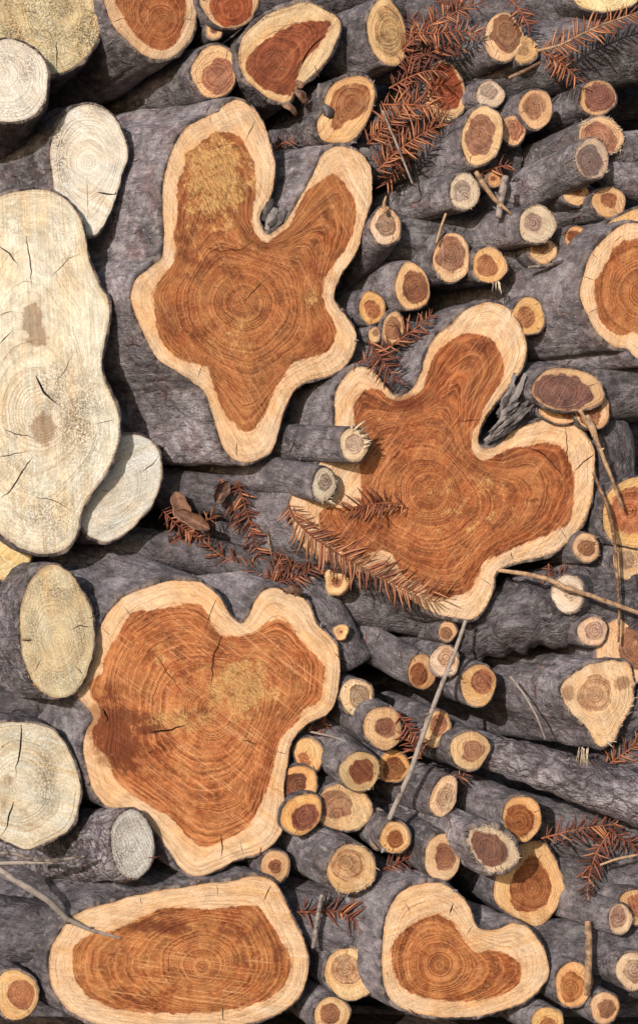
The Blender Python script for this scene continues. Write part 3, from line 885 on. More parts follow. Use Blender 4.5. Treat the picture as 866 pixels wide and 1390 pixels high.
G_OUT = [(866,303),(840,308),(819,325),(800,350),(789,385),(788,404),(796,426),(813,455),(833,470),(850,473),(862,486),(885,492),(925,470),(948,410),(935,345),(900,310)]
G_HRT = [(866,324),(838,332),(820,360),(807,386),(811,424),(824,447),(842,455),(860,452),(885,462),(915,445),(928,400),(918,350),(890,328)]
log('large log cut off by the right edge, below the upper right branch logs', G_OUT, 5, 178, 1.1, 300, 0.13, G_HRT, (870,398), 'big', 4.5, 0.02, 3.0, 3.8, 5.4, 100,
    cracks=[([(792,375),(808,381)],1.0),([(798,352),(806,360)],.9),([(800,340),(812,352)],.8),([(798,425),(812,418)],1.0),([(843,320),(832,332)],.9)],
    bwarm=1.0, brough=0.15, big=True, name='cut_log', group='big', btone=1.05)

B2_OUT = [(142,0),(152,31),(170,52),(194,73),(218,81),(240,73),(260,48),(267,21),(265,-10),(255,-40),(230,-62),(190,-66),(158,-48),(143,-25)]
B2_HRT = [(158,0),(166,21),(184,48),(201,62),(222,68),(242,53),(251,28),(252,0),(240,-35),(205,-48),(172,-35)]
log('large rounded log at the top edge with a pale yellow speckled log at its left', B2_OUT, 0, 163, 0.9, 280, 0.35, B2_HRT, (222,28), 'big', 4.0, 0.0, 3.0, 3.6, 4.4, 120,
    cracks=[([(152,31),(172,24)],1.1),([(250,25),(264,28)],.9)], bwarm=0.4, big=True, name='cut_log', group='big', gain=0.95)

F_OUT = [(324,69),(333,45),(357,24),(390,9),(420,4),(440,13),(459,26),(461,42),(453,63),(443,82),(426,101),(411,113),(402,120),(393,137),(375,138),(354,126),(333,108),(325,90)]
F_HRT = [(333,87),(345,66),(375,45),(408,30),(444,28),(450,33),(435,60),(420,76),(410,86),(402,104),(402,117),(394,130),(372,126),(345,111)]
log('tilted almond shaped log at the top with dark maroon heartwood and bright oblique saw marks', F_OUT, 22, 185, 0.35, 200, 0.4, F_HRT, (370,88), 'red', 5.0, 0.0, 2.6, 3.4, 4.6, -48, sawk=1.0,
    fuzz=[], dark=[(355,92,30,28,.6)], wt=0.04, cracks=[([(440,48),(420,68),(411,84),(404,104)],2.0),([(398,32),(345,56)],.6)], bwarm=0.8, brough=0.3, big=True, name='cut_log', group='big', splint=40)

H_OUT = [(477,104),(498,107),(508,124),(502,155),(488,180),(474,192),(458,194),(436,189),(431,165),(441,150),(440,138),(453,114)]
H_HRT = [(477,113),(500,117),(501,142),(488,159),(470,166),(460,176),(450,172),(453,157),(448,142),(457,121)]
log('notched egg shaped log above the right lobe of the largest log', H_OUT, 20, 183, 0.6, 240, 0.3, H_HRT, (480,140), 'brown', 4.6, 0.02, 2.6, 3.4, 3.8, -50,
    bwarm=0.9, brough=0.5, group='big', name='cut_log', big=True, splint=20, jag=.3)

K_OUT = [(760,938),(774,917),(802,903),(829,896),(852,902),(860,924),(859,945),(853,967),(840,988),(827,1008),(812,1012),(795,988),(775,968)]
log('weathered triangular log near the right edge with small brown knots in its face', K_OUT, 8, 181, 0.75, 260, 0.3, ellipse(806,942,23,24,10,14,.1), (806,942), 'tan', 4.0, 0.02, 2.6, 3.4, 3.6, 70,
    dark=[(844,927,10,9,1.4),(771,940,9,10,1.4)], wt=0.15, mold=0.08, bwarm=0.5, brough=0.25, big=True, splint=70, name='cut_log', group='big', jag=1.1, btone=1.1)

L65 = [(700,1150),(718,1142),(739,1147),(757,1175),(766,1206),(750,1240),(729,1257),(705,1250),(688,1238),(672,1225),(670,1205),(680,1175)]
H65 = [(706,1175),(722,1163),(740,1178),(748,1200),(742,1226),(722,1238),(700,1236),(692,1218),(694,1195)]
log('smooth oval orange cored log partly shaded by a frayed grey log at its left', L65, 70, 186, 0.5, 200, 0.4, H65, (722,1205), 'orange', 2.6, 0.02, 2.6, 3.4, 4.2, 80, bwarm=.2, group='big', name='cut_log', btone=0.85, cracks=[([(735,1160),(727,1172)],.9)])

# ------------------------------------------------------------------ the pale logs on the left
P_OUT = [(0,266),(30,260),(62,258),(86,268),(104,288),(115,314),(121,352),(134,384),(146,405),(149,430),(142,465),(138,500),(149,532),(161,560),(163,590),(154,622),(140,650),(118,680),(109,700),(104,726),(88,745),(60,752),(34,746),(0,724),(-40,690),(-62,600),(-70,480),(-52,350),(-28,290)]
log('tall pale log with wavy right edge and two grey brown knots, at the left edge', P_OUT, -30, 184, 0.4, 330, 0.2, None, (60,560), 'pale', 4.0, 0.0, 3.0, 3.8, 9.0, 86,
    dark=[(45,434,13,22,1.5),(50,456,12,16,1.4),(60,581,14,20,1.6),(40,420,8,10,.8),(72,545,16,20,.4),(98,560,14,22,.28)], mold=0.16, moldb=[(110,570,28,60,.8),(80,540,20,40,.6),(60,700,50,50,.55),(70,520,20,30,.6),(20,620,30,60,.35),(90,330,20,60,.3),(20,300,30,30,.3)],
    cracks=[([(0,335),(14,345),(27,363)],2.0),([(36,320),(42,355),(44,398)],1.6),([(70,376),(95,350),(120,340)],1.0),([(0,428),(20,422)],1.1),([(0,467),(18,448)],1.6),([(49,510),(60,532),(84,554)],3.0),([(6,583),(52,597)],1.4),([(0,620),(42,612)],1.2),([(26,648),(48,615)],1.5),([(32,640),(12,668),(0,680)],2.0),([(130,576),(160,568)],.9),([(48,674),(80,682),(106,700)],1.0),([(75,522),(90,500),(100,480)],1.0)],
    bwarm=0.3, brough=0.3, big=True, name='pale_log', group='pale', wt=0.12)

log('round pale yellow log at the top left corner speckled with black mildew', E(62,15,77,89,0,.02), -20, 176, 0.4, 260, 0.5, None, (85,18), 'mould', 4.5, 0.0, 3.0, 3.6, 5.5, 70,
    mold=0.25, moldb=[(62,15,80,90,.55),(118,50,22,46,.9),(20,50,22,30,.8)], dark=[(48,42,10,12,.4)], cracks=[([(78,56),(78,98)],1.6),([(136,20),(122,17)],1.1),([(52,16),(28,16)],1.0)], big=True, name='pale_log', group='pale', brough=.6)
log('small rough grey white log at the left edge, under the mildewed yellow one', E(10,110,56,57,0,.03), -56, 150, 0.3, 200, 0.5, None, (5,100), 'white', 3.5, 0.0, 3.0, 3.6, 5, 60,
    mold=0.1, moldb=[(40,100,10,30,.7),(15,78,20,8,.6),(20,150,30,14,.4)], wt=0.6, big=True, name='pale_log', group='pale', splint=50, brough=.8)
P4_OUT = [(118,142),(139,147),(156,159),(170,187),(173,211),(166,239),(158,268),(146,298),(132,317),(117,318),(95,300),(76,262),(70,225),(70,195),(80,167),(99,149)]
log('off white oval log with grey left rim between tall pale log and largest log', P4_OUT, -6, 181, 0.9, 200, 0.12, None, (120,220), 'white', 3.2, 0.02, 3.0, 3.6, 5, 35,
    mold=0.05, moldb=[(80,200,14,60,.9),(125,150,30,10,.5)], dark=[(145,165,20,14,.25)], cracks=[([(133,261),(148,264),(162,263)],2.2),([(119,240),(120,310)],.7)], wt=0.45, big=True, name='pale_log', group='pale', bwarm=1.0, brough=.5)
P5_OUT = [(173,590),(197,593),(215,610),(219,633),(217,657),(208,684),(194,700),(173,723),(149,735),(133,733),(115,722),(100,690),(110,640),(135,600)]
log('smooth off white log tucked behind the lower right side of the tall pale log', P5_OUT, 4, 178, 0.5, 200, 0.5, None, (155,665), 'white', 3.2, 0.0, 3.0, 3.6, 6, -25,
    mold=0.08, moldb=[(145,715,14,6,.6)], cracks=[([(195,640),(207,630),(216,617)],1.3),([(137,666),(151,666)],1.2)], big=True, name='pale_log', group='pale', wt=.1)
log('yellowish round log peeping out under the foot of the tall pale left edge log', E(0,740,46,47,0,.02), 4, 182, 0.4, 200, 0.5, None, (-10,735), 'cream', 3.5, 0.0, 3.0, 3.6, 5, 30,
    cracks=[([(-5,750),(10,765)],1.0)], big=True, name='pale_log', group='pale')
log('oval log with blotchy yellow centre and black stained ring, left of the pear shaped log', E(77,858,50,90,-3,.02), -52, 176, 0.7, 200, 0.12, None, (80,870), 'mould', 3.6, 0.02, 3.0, 3.6, 6, 75,
    mold=0.22, moldb=[(77,800,40,16,.7),(45,860,12,60,.5),(110,860,10,40,.6),(77,920,36,16,.4)], dark=[(36,869,10,4,.9)], cracks=[([(97,855),(108,850),(126,851)],1.6),([(103,905),(114,917)],1.3),([(56,895),(48,912)],1.1),([(30,869),(46,869)],2.0)], wt=.15, big=True, name='pale_log', group='pale', brough=.7, btone=1.2)
P8_OUT = [(0,982),(35,981),(69,989),(90,1013),(108,1056),(107,1092),(94,1126),(66,1143),(38,1153),(14,1144),(-8,1128),(-24,1085),(-24,1040),(-14,1000)]
log('round cream log at left edge with long vertical crack and star shaped brown pith', P8_OUT, -45, 184, 0.4, 200, 0.5, None, (18,1074), 'pale', 3.4, 0.0, 3.0, 3.6, 6.5, 15,
    mold=0.08, moldb=[(62,1050,16,60,.7),(30,1000,30,12,.4)], dark=[(10,1060,14,10,.7),(30,1100,12,8,.6),(5,1092,10,16,.5),(30,1070,8,20,.3)], cracks=[([(29,983),(29,1010),(23,1050),(22,1060)],2.2),([(19,1088),(10,1122),(0,1138)],2.2),([(16,1072),(19,1076)],2.5)], big=True, name='pale_log', group='pale')
log('grey white oval end of the log with ridged bark, at lower left', E(180,1146,29,47,-6,.02), -50, 166, 0.85, 260, 0.75, None, (180,1146), 'white', 3.2, 0.06, 2.6, 3.4, 5, 65,
    mold=0.3, moldb=[(165,1165,20,30,.5),(185,1115,16,14,.3)], wt=0.75, big=True, name='pale_log', group='pale', brough=1.0, btone=1.25, bumpy=1.2)

# ------------------------------------------------------------------ small branch logs
SM = [
 # label, outline, depth, ang, slope, L, heart, palette, extra
 ('round branch log at the top right with wide brown core, among dry sprigs', E(683,51,26,33,-6), 45, 166, .75, 200, .82, 'brown', {}),
 ('short pale stub half hidden behind the round log at the top right', E(712,68,17,19), 52, 160, .5, 120, (.5,-2,-2), 'tan', dict(splint=14)),
 ('dark cored branch log partly buried in dry orange needles', E(603,125,28,40,-4), 60, 175, .5, 200, .84, 'red', {}),
 ('small whitish branch log just left of the upright oval one in the upper right', E(665,128,19,18), 48, 178, .7, 160, .62, 'grey', dict(wt=.45)),
 ('upright oval branch log under the sprig at the upper right', E(727,148,22,27), 40, 178, .6, 170, .66, 'brown', {}),
 ('dark brown branch log with thin pale rim standing alone at the upper right', E(810,133,25,23), 48, 172, .5, 200, .86, 'dark', dict(saw=70)),
 ('long leaning oval branch log pointing down left, right of the dry needles', E(654,184,27,41,8), 10, 156, .9, 240, .72, 'brown', dict(dark=[(650,200,7,18,.5)], big=True, bark=3.4)),
 ('small branch log squeezed against the right side of the leaning oval one', E(696,177,16,20), 40, 178, .5, 130, (.75,2,-2), 'brown', {}),
 ('fuzzy edged brown branch log behind the grey one at the upper right', E(815,184,29,26,25), 15, 163, .95, 240, .86, 'brown', dict(splint=90, bark=2.4, saw=60, jag=.9)),
 ('weathered grey branch log with smooth lilac bark at the upper right', E(803,215,23,27,-8), -6, 160, 1.05, 240, .8, 'dark', dict(wt=.6, splint=60, bark=2.8, btone=1.25, bwarm=.7, saw=60)),
 ('pale whitish branch log pointing left, below the leaning oval one', E(630,260,20,25,-5), 6, 175, .95, 230, (.6,-4,0), 'grey', dict(wt=.5, splint=40, btone=1.15, bwarm=.3)),
 ('tiny round branch end beneath the leaning oval log', E(671,244,10,10), 26, 180, .5, 90, .5, 'orange', {}),
 ('partly hidden branch log under the weathered grey one with lilac bark', E(781,262,17,17), 30, 180, .4, 100, (.4,2,-4), 'orange', {}),
 ('orange branch log with a small dark off-centre core at the right', E(826,275,22,21), 28, 178, .8, 180, (.5,0,-3), 'orange', {}),
 ('ashen round branch log with no dark core, upper right above the small reddish one', E(729,305,26,25,0), 2, 178, 1.0, 240, .5, 'grey', dict(wt=.4, splint=45, btone=1.1, dark=[(724,300,14,10,.2)])),
 ('small reddish branch log right of the ashen one', E(782,324,15,17), 30, 178, .5, 120, .66, 'orange', {}),
 ('upright branch log with white saw streaks, centre of the upper right group', E(613,350,25,33,-3), 26, 186, .6, 220, .78, 'brown', dict(saw=86)),
 ('round branch log just above the top lobe of the star shaped log', E(664,360,23,24), 30, 184, .6, 200, .64, 'brown', dict(splint=12)),
 ('half hidden branch log tucked below the ashen round one', E(737,341,18,17), 28, 184, .5, 150, (.55,-3,-6), 'brown', {}),
 ('branch log touching the right side of the star shaped log top lobe', E(717,429,21,26), 28, 184, .3, 150, (.58,-4,2), 'brown', dict(dark=[(708,430,6,12,.4)])),
 ('flat oval dark brown branch log above the right lobe of the star shaped log', E(770,529,47,30,7), 2, 200, .35, 150, .86, 'dark', dict(bark=3.4, big=True, gain=.95)),
 ('orange branch log peeping from under the flat oval dark one', E(804,558,22,26), 20, 190, .4, 150, (.8,-6,4), 'orange', {}),
 ('lens shaped yellowish wedge of a log below the flat oval dark one', E(758,560,28,14,10), 22, 190, .3, 100, (.4,14,4), 'orange', {}),
 ('branch log standing between the largest log and the star shaped one, left of two smaller', E(505,418,17,22,-12), 34, 186, .6, 170, (.6,0,2), 'orange', {}),
 ('upright oval branch log with reddish core, just left of the streaked upright one', E(559,389,24,31,-8), 28, 184, .75, 200, .74, 'brown', {}),
 ('oval branch log with a fine crack above the dry sprig tucked between largest logs', E(534,446,15,22,4), 34, 184, .5, 140, .74, 'orange', dict(cracks=[([(522,441),(545,443)],.9)])),
 ('tiny twiggy branch end left of the star shaped log', E(508,454,8,10), 30, 184, .5, 80, .5, 'tan', {}),
 ('pale ringed branch log hugging the right side of the largest log', E(523,307,20,26,-8), 12, 132, .7, 150, .68, 'grey', dict(splint=20, bark=3)),
 ('straight branch log with splintered end pointing at the star shaped log', E(481,603,19,23,4), -38, 184, 1.15, 210, .62, 'grey', dict(splint=0, wt=.25, bark=2.2, bwarm=.1)),
 ('white ended branch log just below the splintered straight one', E(440,658,15,23,4), -28, 191, 1.2, 230, .55, 'grey', dict(wt=.55, splint=20, bwarm=.1)),
 ('upright oval branch log with streaky tan core at the top centre', E(525,44,26,46,-7), 25, 176, .7, 230, .8, 'tan', dict(saw=72, big=True, bark=3.2)),
 ('branch log with orange core between the two top logs at upper left', E(291,97,30,36,-3), 18, 180, .9, 300, .7, 'orange', dict(big=True, bark=3.2, btone=.85)),
 ('small round branch log below the right lobe of the star shaped log', E(795,743,18,20), 24, 178, .5, 140, .62, 'orange', dict(splint=6)),
 ('large ringed branch log at the right edge, right of the star shaped log', E(864,697,46,50), 25, 184, .4, 200, .66, 'orange', dict(big=True, bark=3, per=4)),
 ('pale half of a branch log below the large ringed one at the right edge', E(855,762,24,25), 26, 184, .4, 160, (.5,-6,-2), 'tan', {}),
 ('frayed pale branch log under a crossing thin twig at the right', E(770,806,22,25), 0, 8, .6, 120, .45, 'grey', dict(wt=.3, splint=34, gain=.9)),
 ('grey brown branch log above the weathered triangular log', E(804,857,20,20,0), 10, 184, .6, 160, .68, 'grey', dict(gain=.95)),
 ('broad orange log behind the twigs at the right edge, above the triangular one', E(856,882,48,46), 26, 184, .4, 200, (.7,16,-4), 'orange', dict(big=True, per=4)),
 ('little round branch log beneath the bottom tip of the star shaped log', E(607,857,12,14), 22, 184, .5, 120, .7, 'orange', {}),
 ('broken chipped branch end behind the long grey twig', E(603,897,19,22), 30, 184, .4, 150, .6, 'grey', dict(splint=24)),
 ('branch log at the end of the straight dark bough, left of the long grey twig', E(572,912,19,23,-4), 26, 207, 1.5, 230, .7, 'orange', dict(bwarm=.3, btone=.95)),
 ('oval branch log right of the long grey twig, tilted to the left', E(649,930,24,28,14), 38, 196, .6, 200, .6, 'brown', {}),
 ('round pale rimmed branch log at the right side of the pear shaped log', E(484,946,22,25), 26, 190, .5, 180, .68, 'grey', dict(splint=8)),
 ('pear ended branch log with small core, right of the pear shaped log', E(519,988,26,29,-12), 18, 205, .8, 220, (.52,4,0), 'orange', dict(per=4)),
 ('round thick barked branch log with reddish core, upper right of the fused cluster', E(488,1047,27,27), 12, 213, .95, 220, .64, 'red', dict(splint=14)),
 ('half hidden branch log, core low on its left, right of the pear shaped log', E(419,1024,20,23,-20), 26, 200, .4, 150, (.5,-7,8), 'orange', {}),
 ('rounded branch log with dark wedge core, pressed against the pear shaped log', E(404,1066,27,27,-10), 18, 200, .4, 150, (.66,-6,0), 'dark', dict(gain=1.15)),
 ('slanted oval branch log with streaked dark core at the foot of the fused cluster', E(409,1105,24,31,38), 8, 195, .4, 150, .68, 'dark', dict(gain=1.15, dark=[(405,1108,12,8,.5)])),
 ('broad flat branch log with large brown core, centre of the fused cluster', E(467,1096,37,33,10), 30, 190, .4, 170, (.62,-12,-4), 'brown', dict(per=4.2, big=True)),
 ('partly hidden branch log behind the sprig, right of the thick barked one', E(534,1041,20,22), 48, 195, .4, 150, .75, 'orange', dict(dark=[(534,1035,8,12,.6)])),
 ('small neat round branch log at the lower end of the long grey twig', E(536,1137,20,22), 6, 195, .5, 170, (.58,0,2), 'orange', {}),
 ('thin crescent branch end left of the small neat round one', E(513,1138,9,15), 26, 195, .3, 90, None, 'orange', {}),
 ('tiny pale stub above the small neat round branch log', E(512,1108,11,9,0), 46, 195, .3, 90, None, 'tan', {}),
 ('small round branch log between the pear shaped and the bottom left logs', E(373,1176,20,22), 16, 195, .5, 140, .46, 'orange', {}),
 ('thick barked round branch log above the dark red sprig at the bottom', E(477,1180,33,33), 2, 199, .9, 260, .66, 'tan', dict(splint=40, bark=3.6, big=True, per=4, gain=.95)),
 ('leaning oval branch log touched by the long grey twig, right of centre', E(592,989,18,26,12), 24, 188, .5, 170, .64, 'brown', {}),
 ('neat round branch log at the left end of the long bough on the right', E(637,1018,27,25), 14, 192, .6, 200, .58, 'brown', dict(bark=3)),
 ('slanted narrow branch log with tan streaked core below the neat round one', E(602,1081,17,29,22), 20, 190, .7, 180, .68, 'tan', {}),
 ('round branch log with big brown core below the long bough on the right', E(708,1111,27,30), 20, 192, .85, 260, .74, 'orange', dict(bark=3)),
 ('frayed grey rimmed log with maroon oval core, lower right', E(669,1152,36,27,42), -12, 190, .7, 190, .78, 'red', dict(wt=.35, splint=130, bark=6, big=True, btone=1.35, jag=1.3, gain=.9)),
 ('round branch log left of the frayed grey rimmed one', E(600,1164,24,31), 8, 200, .6, 220, .6, 'orange', {}),
 ('small branch log at the lower right corner, in front of another', E(841,1248,16,20), 20, 188, .9, 220, .8, 'grey', dict(splint=12)),
 ('branch log cut by the right edge at the lower right corner', E(862,1231,23,23), 38, 188, .8, 220, .72, 'brown', {}),
 ('rounded log top peeping up at the bottom edge left of the two lobed log', E(477,1322,37,35), 24, 190, .4, 150, .6, 'tan', dict(big=True)),
 ('pale log slice cut by the top edge at the upper right', E(820,-8,44,24), 50, 180, .4, 200, None, 'cream', {}),
 ('rounded red brown log cut by the top edge, left of the almond shaped one', E(311,4,38,34), 10, 178, .5, 220, .78, 'red', dict(big=True, bark=3.4)),
 ('tiny knot end fused below the red brown log at the top edge', E(291,41,11,12), 16, 178, .3, 60, .6, 'dark', {}),
 ('curved orange slice of a log behind the large one at the right edge', E(870,308,58,24,-12), 22, 178, .4, 150, (.5,0,6), 'orange', {}),
 # below the frame line of the photograph the pile goes on
 ('round orange cored branch log at the bottom edge, in the left corner', E(22,1350,30,33), -38, 190, .5, 200, .62, 'orange', dict(big=True)),
 ('small branch log at the bottom edge between the two largest bottom logs', E(450,1378,24,24), 20, 190, .5, 200, .6, 'brown', {}),
 ('oval branch log at the bottom edge right of the two lobed log', E(778,1336,26,30,10), 30, 190, .5, 200, .66, 'orange', {}),
 ('small round branch log at the bottom edge second from the right corner', E(820,1368,20,21), 36, 190, .5, 180, .6, 'brown', {}),
 ('branch log in the bottom right corner', E(858,1318,23,25), 30, 190, .6, 200, .64, 'grey', {}),
 ('lowest branch log at the bottom edge under the two lobed log, right side', E(742,1388,22,20), 34, 190, .5, 180, .55, 'orange', {}),
]
for i, (lb, ol, dpt, ang, sl_, L_, ht, pl, ex) in enumerate(SM):
    kw = dict(step=2.4, grid=3.2, per=3.4)
    kw.update(ex)
    log(lb, ol, dpt, ang, sl_, L_, 0.35, ht, None, pl, **kw)

# ------------------------------------------------------------------ side-on logs
trunk('long rough grey bough running off the right edge, below the triangular log', [(610,1004,80),(670,1022,56),(760,1050,30),(866,1085,12),(960,1112,4)], [24,25,31,37,40], btone=1.25, brough=.8, bwarm=.6, rough=.09)
trunk('dark knotty log with a twisted hump right of the star shaped log bottom tip', [(560,880,130),(640,850,90),(700,835,62),(780,820,58),(900,800,70)], [46,46,50,46,46], btone=.72, lump=.35, rough=.12, brough=.5)
trunk('dark bough with pale knot stubs between the pear shaped and star shaped logs', [(395,770,70),(440,830,48),(480,900,62)], [30,30,28], btone=.85, knots=[(458,789,13,17),(463,858,8,10),(423,792,6,9)][:0] )
trunk('dark smooth log under the star shaped log, level with the pale knot stubs', [(420,815,95),(520,822,80),(640,845,85)], [34,34,32], btone=.72)
trunk('grey log side above the triangular log at the right edge', [(700,812,80),(790,795,72),(900,780,76)], [36,36,36], btone=.9)
trunk('dark log side at the top right corner, behind the sprig', [(560,112,170),(690,92,128),(780,75,112),(920,60,108)], [58,56,54,54], btone=.78)
trunk('slanted log side behind the uppermost right sprig', [(560,20,170),(680,8,135),(800,25,125),(920,30,120)], [40,40,42,42], btone=.72)
trunk('grey log side leaving the right edge beside the fuzzy branch log', [(790,225,60),(830,205,52),(930,200,52)], [26,26,26], btone=1.0)
trunk('lilac grey log side leaving the right edge under the weathered grey log', [(780,215,72),(830,238,54),(930,262,50)], [24,26,28], btone=1.05, bwarm=.8)
trunk('dark log side at the right edge below the large cut off log', [(690,560,90),(800,540,74),(930,520,70)], [44,44,44], btone=.75)
trunk('slanting dark log side between the star shaped log and the right edge', [(800,500,120),(826,600,78),(836,700,76),(810,790,92)], [30,34,34,30], btone=.8, bwarm=.8)
trunk('dark log side behind the lower right sprigs', [(700,1110,150),(790,1135,112),(930,1165,96)], [40,40,40], btone=.75)
trunk('upper of two dark logs running off the lower right edge', [(730,1180,125),(800,1192,88),(930,1225,66)], [26,28,30], btone=.8)
trunk('small rough log side at the right edge above the long bough', [(800,1050,75),(850,1030,52),(930,1018,50)], [24,26,28], btone=.95, brough=.7)
trunk('grey log side leaving the right edge beside the triangular log', [(835,1000,75),(866,960,45),(905,900,45)], [20,20,20], btone=1.0)
trunk('log side at the bottom right corner', [(700,1290,95),(790,1285,80),(930,1290,80)], [40,40,40], btone=.7)
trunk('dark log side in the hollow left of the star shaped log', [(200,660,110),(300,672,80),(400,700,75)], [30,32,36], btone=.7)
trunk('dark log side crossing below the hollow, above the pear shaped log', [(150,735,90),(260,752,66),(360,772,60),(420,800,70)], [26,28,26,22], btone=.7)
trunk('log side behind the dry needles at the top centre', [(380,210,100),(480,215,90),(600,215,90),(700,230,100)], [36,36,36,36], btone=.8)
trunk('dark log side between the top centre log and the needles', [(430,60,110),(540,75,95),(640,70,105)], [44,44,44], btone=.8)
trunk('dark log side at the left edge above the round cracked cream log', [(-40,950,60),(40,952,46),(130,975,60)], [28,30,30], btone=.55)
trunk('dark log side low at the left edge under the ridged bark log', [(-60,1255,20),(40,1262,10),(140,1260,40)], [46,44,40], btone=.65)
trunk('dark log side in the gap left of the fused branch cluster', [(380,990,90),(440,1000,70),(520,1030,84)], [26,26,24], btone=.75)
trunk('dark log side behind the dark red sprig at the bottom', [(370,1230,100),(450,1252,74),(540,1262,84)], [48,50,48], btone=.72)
trunk('dark log side behind the sprigs between the two top branch logs', [(440,500,110),(500,490,88),(590,465,95)], [46,46,46], btone=.75)
trunk('log side behind the branch logs left of the ashen round one', [(460,320,110),(560,325,90),(760,350,95)], [44,44,44], btone=.75)

# rear layer: more of the same logs, glimpsed only in the gaps
rb = random.Random(12)
proto = None
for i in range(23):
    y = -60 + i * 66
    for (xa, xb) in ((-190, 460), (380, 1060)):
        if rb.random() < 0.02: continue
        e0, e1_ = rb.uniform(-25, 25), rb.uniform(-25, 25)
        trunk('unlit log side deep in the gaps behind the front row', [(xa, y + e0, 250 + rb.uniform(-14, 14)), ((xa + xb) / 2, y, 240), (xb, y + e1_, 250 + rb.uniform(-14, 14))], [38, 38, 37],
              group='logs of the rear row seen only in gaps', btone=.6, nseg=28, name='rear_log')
# ------------------------------------------------------------------ conifer sprigs
def needle_mesh(i):
    rr = random.Random(i)
    L0, w, th = 1.0, 0.074, 0.03
    V, F = [], []
    cur = rr.uniform(-.3, .3)
    k = 4
    for j in range(k + 1):
        t = j / k
        ww = w * (0.55 if j == 0 else 1.0 if j < k - 1 else 0.75) if j < k else 0.012
        y = cur * t * t
        z = -0.10 * t * t * rr.uniform(.6, 1.4)
        V += [(t, y - ww, z), (t, y, z + th), (t, y + ww, z), (t, y, z - th)]
    for j in range(k):
        for q in range(4):
            q2 = (q + 1) % 4
            F.append((4 * j + q, 4 * j + q2, 4 * j + 4 + q2, 4 * j + 4 + q))
    F.append((3, 2, 1, 0)); F.append(tuple(4 * k + q for q in range(4)))
    return mesh('needle', V, F)
NM, NMR = [], []
for i in range(9):
    m_ = needle_mesh(i); m_.materials.append(M_NEEDLE); m_.polygons.foreach_set('use_smooth', [True] * len(m_.polygons)); NM.append(m_)
    m2 = m_.copy(); m2.materials.clear(); m2.materials.append(M_NEEDLE_RED); NMR.append(m2)

def sprig(label, pts, depth, nl=26, red=False, space=4.0, sides=(1, -1), stemr=1.3, stem_mat=None, width=1.0, group='dry conifer sprigs', mess=0.8):
    """pts: px polyline (x,y[,ddepth])"""
    P = np.array([(p[0], p[1], p[2] if len(p) > 2 else 0.0) for p in pts], float)
    seg = np.linalg.norm(np.diff(P[:, :2], axis=0), axis=1); cum = np.concatenate([[0], np.cumsum(seg)])
    k = max(4, int(cum[-1] / 5))
    s = np.linspace(0, cum[-1], k)
    Q = np.stack([np.interp(s, cum, P[:, i]) for i in range(3)], 1)
    for _ in range(3): Q[1:-1] = (Q[:-2] + 2 * Q[1:-1] + Q[2:]) / 4
    Wp = WA(Q[:, :2], depth + Q[:, 2])
    base = Wp[0]
    e = bpy.data.objects.new('conifer_sprig', None); root_col.objects.link(e); e.location = base
    tag(e, label, 'sprig', group)
    tube('stem', Wp, np.linspace(stemr, stemr * .45, k) * S, stem_mat or M_STEM, e, base, 6, 0.08, R.random() * 50, 5)
    T = np.gradient(Wp, axis=0); T /= np.linalg.norm(T, axis=1)[:, None]
    total = cum[-1]
    d = space * 0.5
    meshes = NMR if red else NM
    while d < total + 1:
        f = min(0.999, d / total)
        for sd_ in sides:
            if R.random() < (0.2 if red else 0.09) * mess: continue
            ff = min(0.999, max(0, f + R.uniform(-.4, .4) * space / total))
            j = ff * (k - 1); a = int(j); w = j - a
            pos = Wp[a] * (1 - w) + Wp[min(a + 1, k - 1)] * w
            t = Vector(T[a])
            side = Vector((-t.z, 0, t.x)).normalized() * sd_
            ang = math.radians(R.gauss(57, 14 * mess) * (1 - 0.45 * max(0, ff - .85) / .15))
            dirn = (t * math.cos(ang) + side * math.sin(ang)).normalized()
            dirn = (dirn + Vector((0, R.gauss(-.12, .3 * mess), 0))).normalized()
            ln = nl * S * R.uniform(.6, 1.15) * (0.62 + 0.38 * math.sin(math.pi * min(1, max(0.12, ff * .9 + .08)))) * width
            up = Vector((R.gauss(0, .3), -1, R.gauss(0, .3)))
            y = up.cross(dirn).normalized(); z = dirn.cross(y).normalized()
            o = bpy.data.objects.new('needle', R.choice(meshes if R.random() < .72 else (NM if red else NMR)))
            root_col.objects.link(o); o.parent = e
            m4 = Matrix((dirn, y, z)).transposed().to_4x4()
            m4 = m4 @ Matrix.Diagonal((ln, ln * .85 * 26 / nl, ln * 26 / nl, 1))
            m4.translation = Vector(pos - base)
            o.matrix_local = m4
        d += space * R.uniform(.85, 1.15)
    return e

sprig('long orange brown sprig lying over the lower left edge of the star shaped log', [(392,684,4),(398,704),(421,727),(470,758),(512,781),(546,798),(580,808),(592,800)], -24, 34, False, 4.3, width=1.05, mess=0.35)
sprig('short brown sprig flat on the star shaped log, under the white ended branch log', [(548,684),(520,682),(490,686),(470,690)], -6, 27, True, 4.6)
sprig('dark red hanging sprig in the hollow left of the star shaped log', [(322,652),(334,690),(346,735),(362,778)], 38, 24, True)
sprig('red sprig pointing right beside the upper end of the pear shaped log', [(352,792),(385,790),(420,776),(440,758)], 20, 26, True)
sprig('dark sprig spreading leftwards in the hollow above the pear shaped log', [(362,778),(335,770),(300,755),(280,738)], 36, 22, True)
sprig('short upright red sprig at the foot of the hollow', [(368,792),(374,770),(384,748)], 30, 20, True)
sprig('dark red needles just above the notch at the pear shaped log top', [(350,800,4),(370,785),(400,772),(412,752)], 34, 24, True)
sprig('topmost long sprig reaching right over the dark cored buried log', [(556,44),(590,46),(625,42),(652,46)], 20, 24)
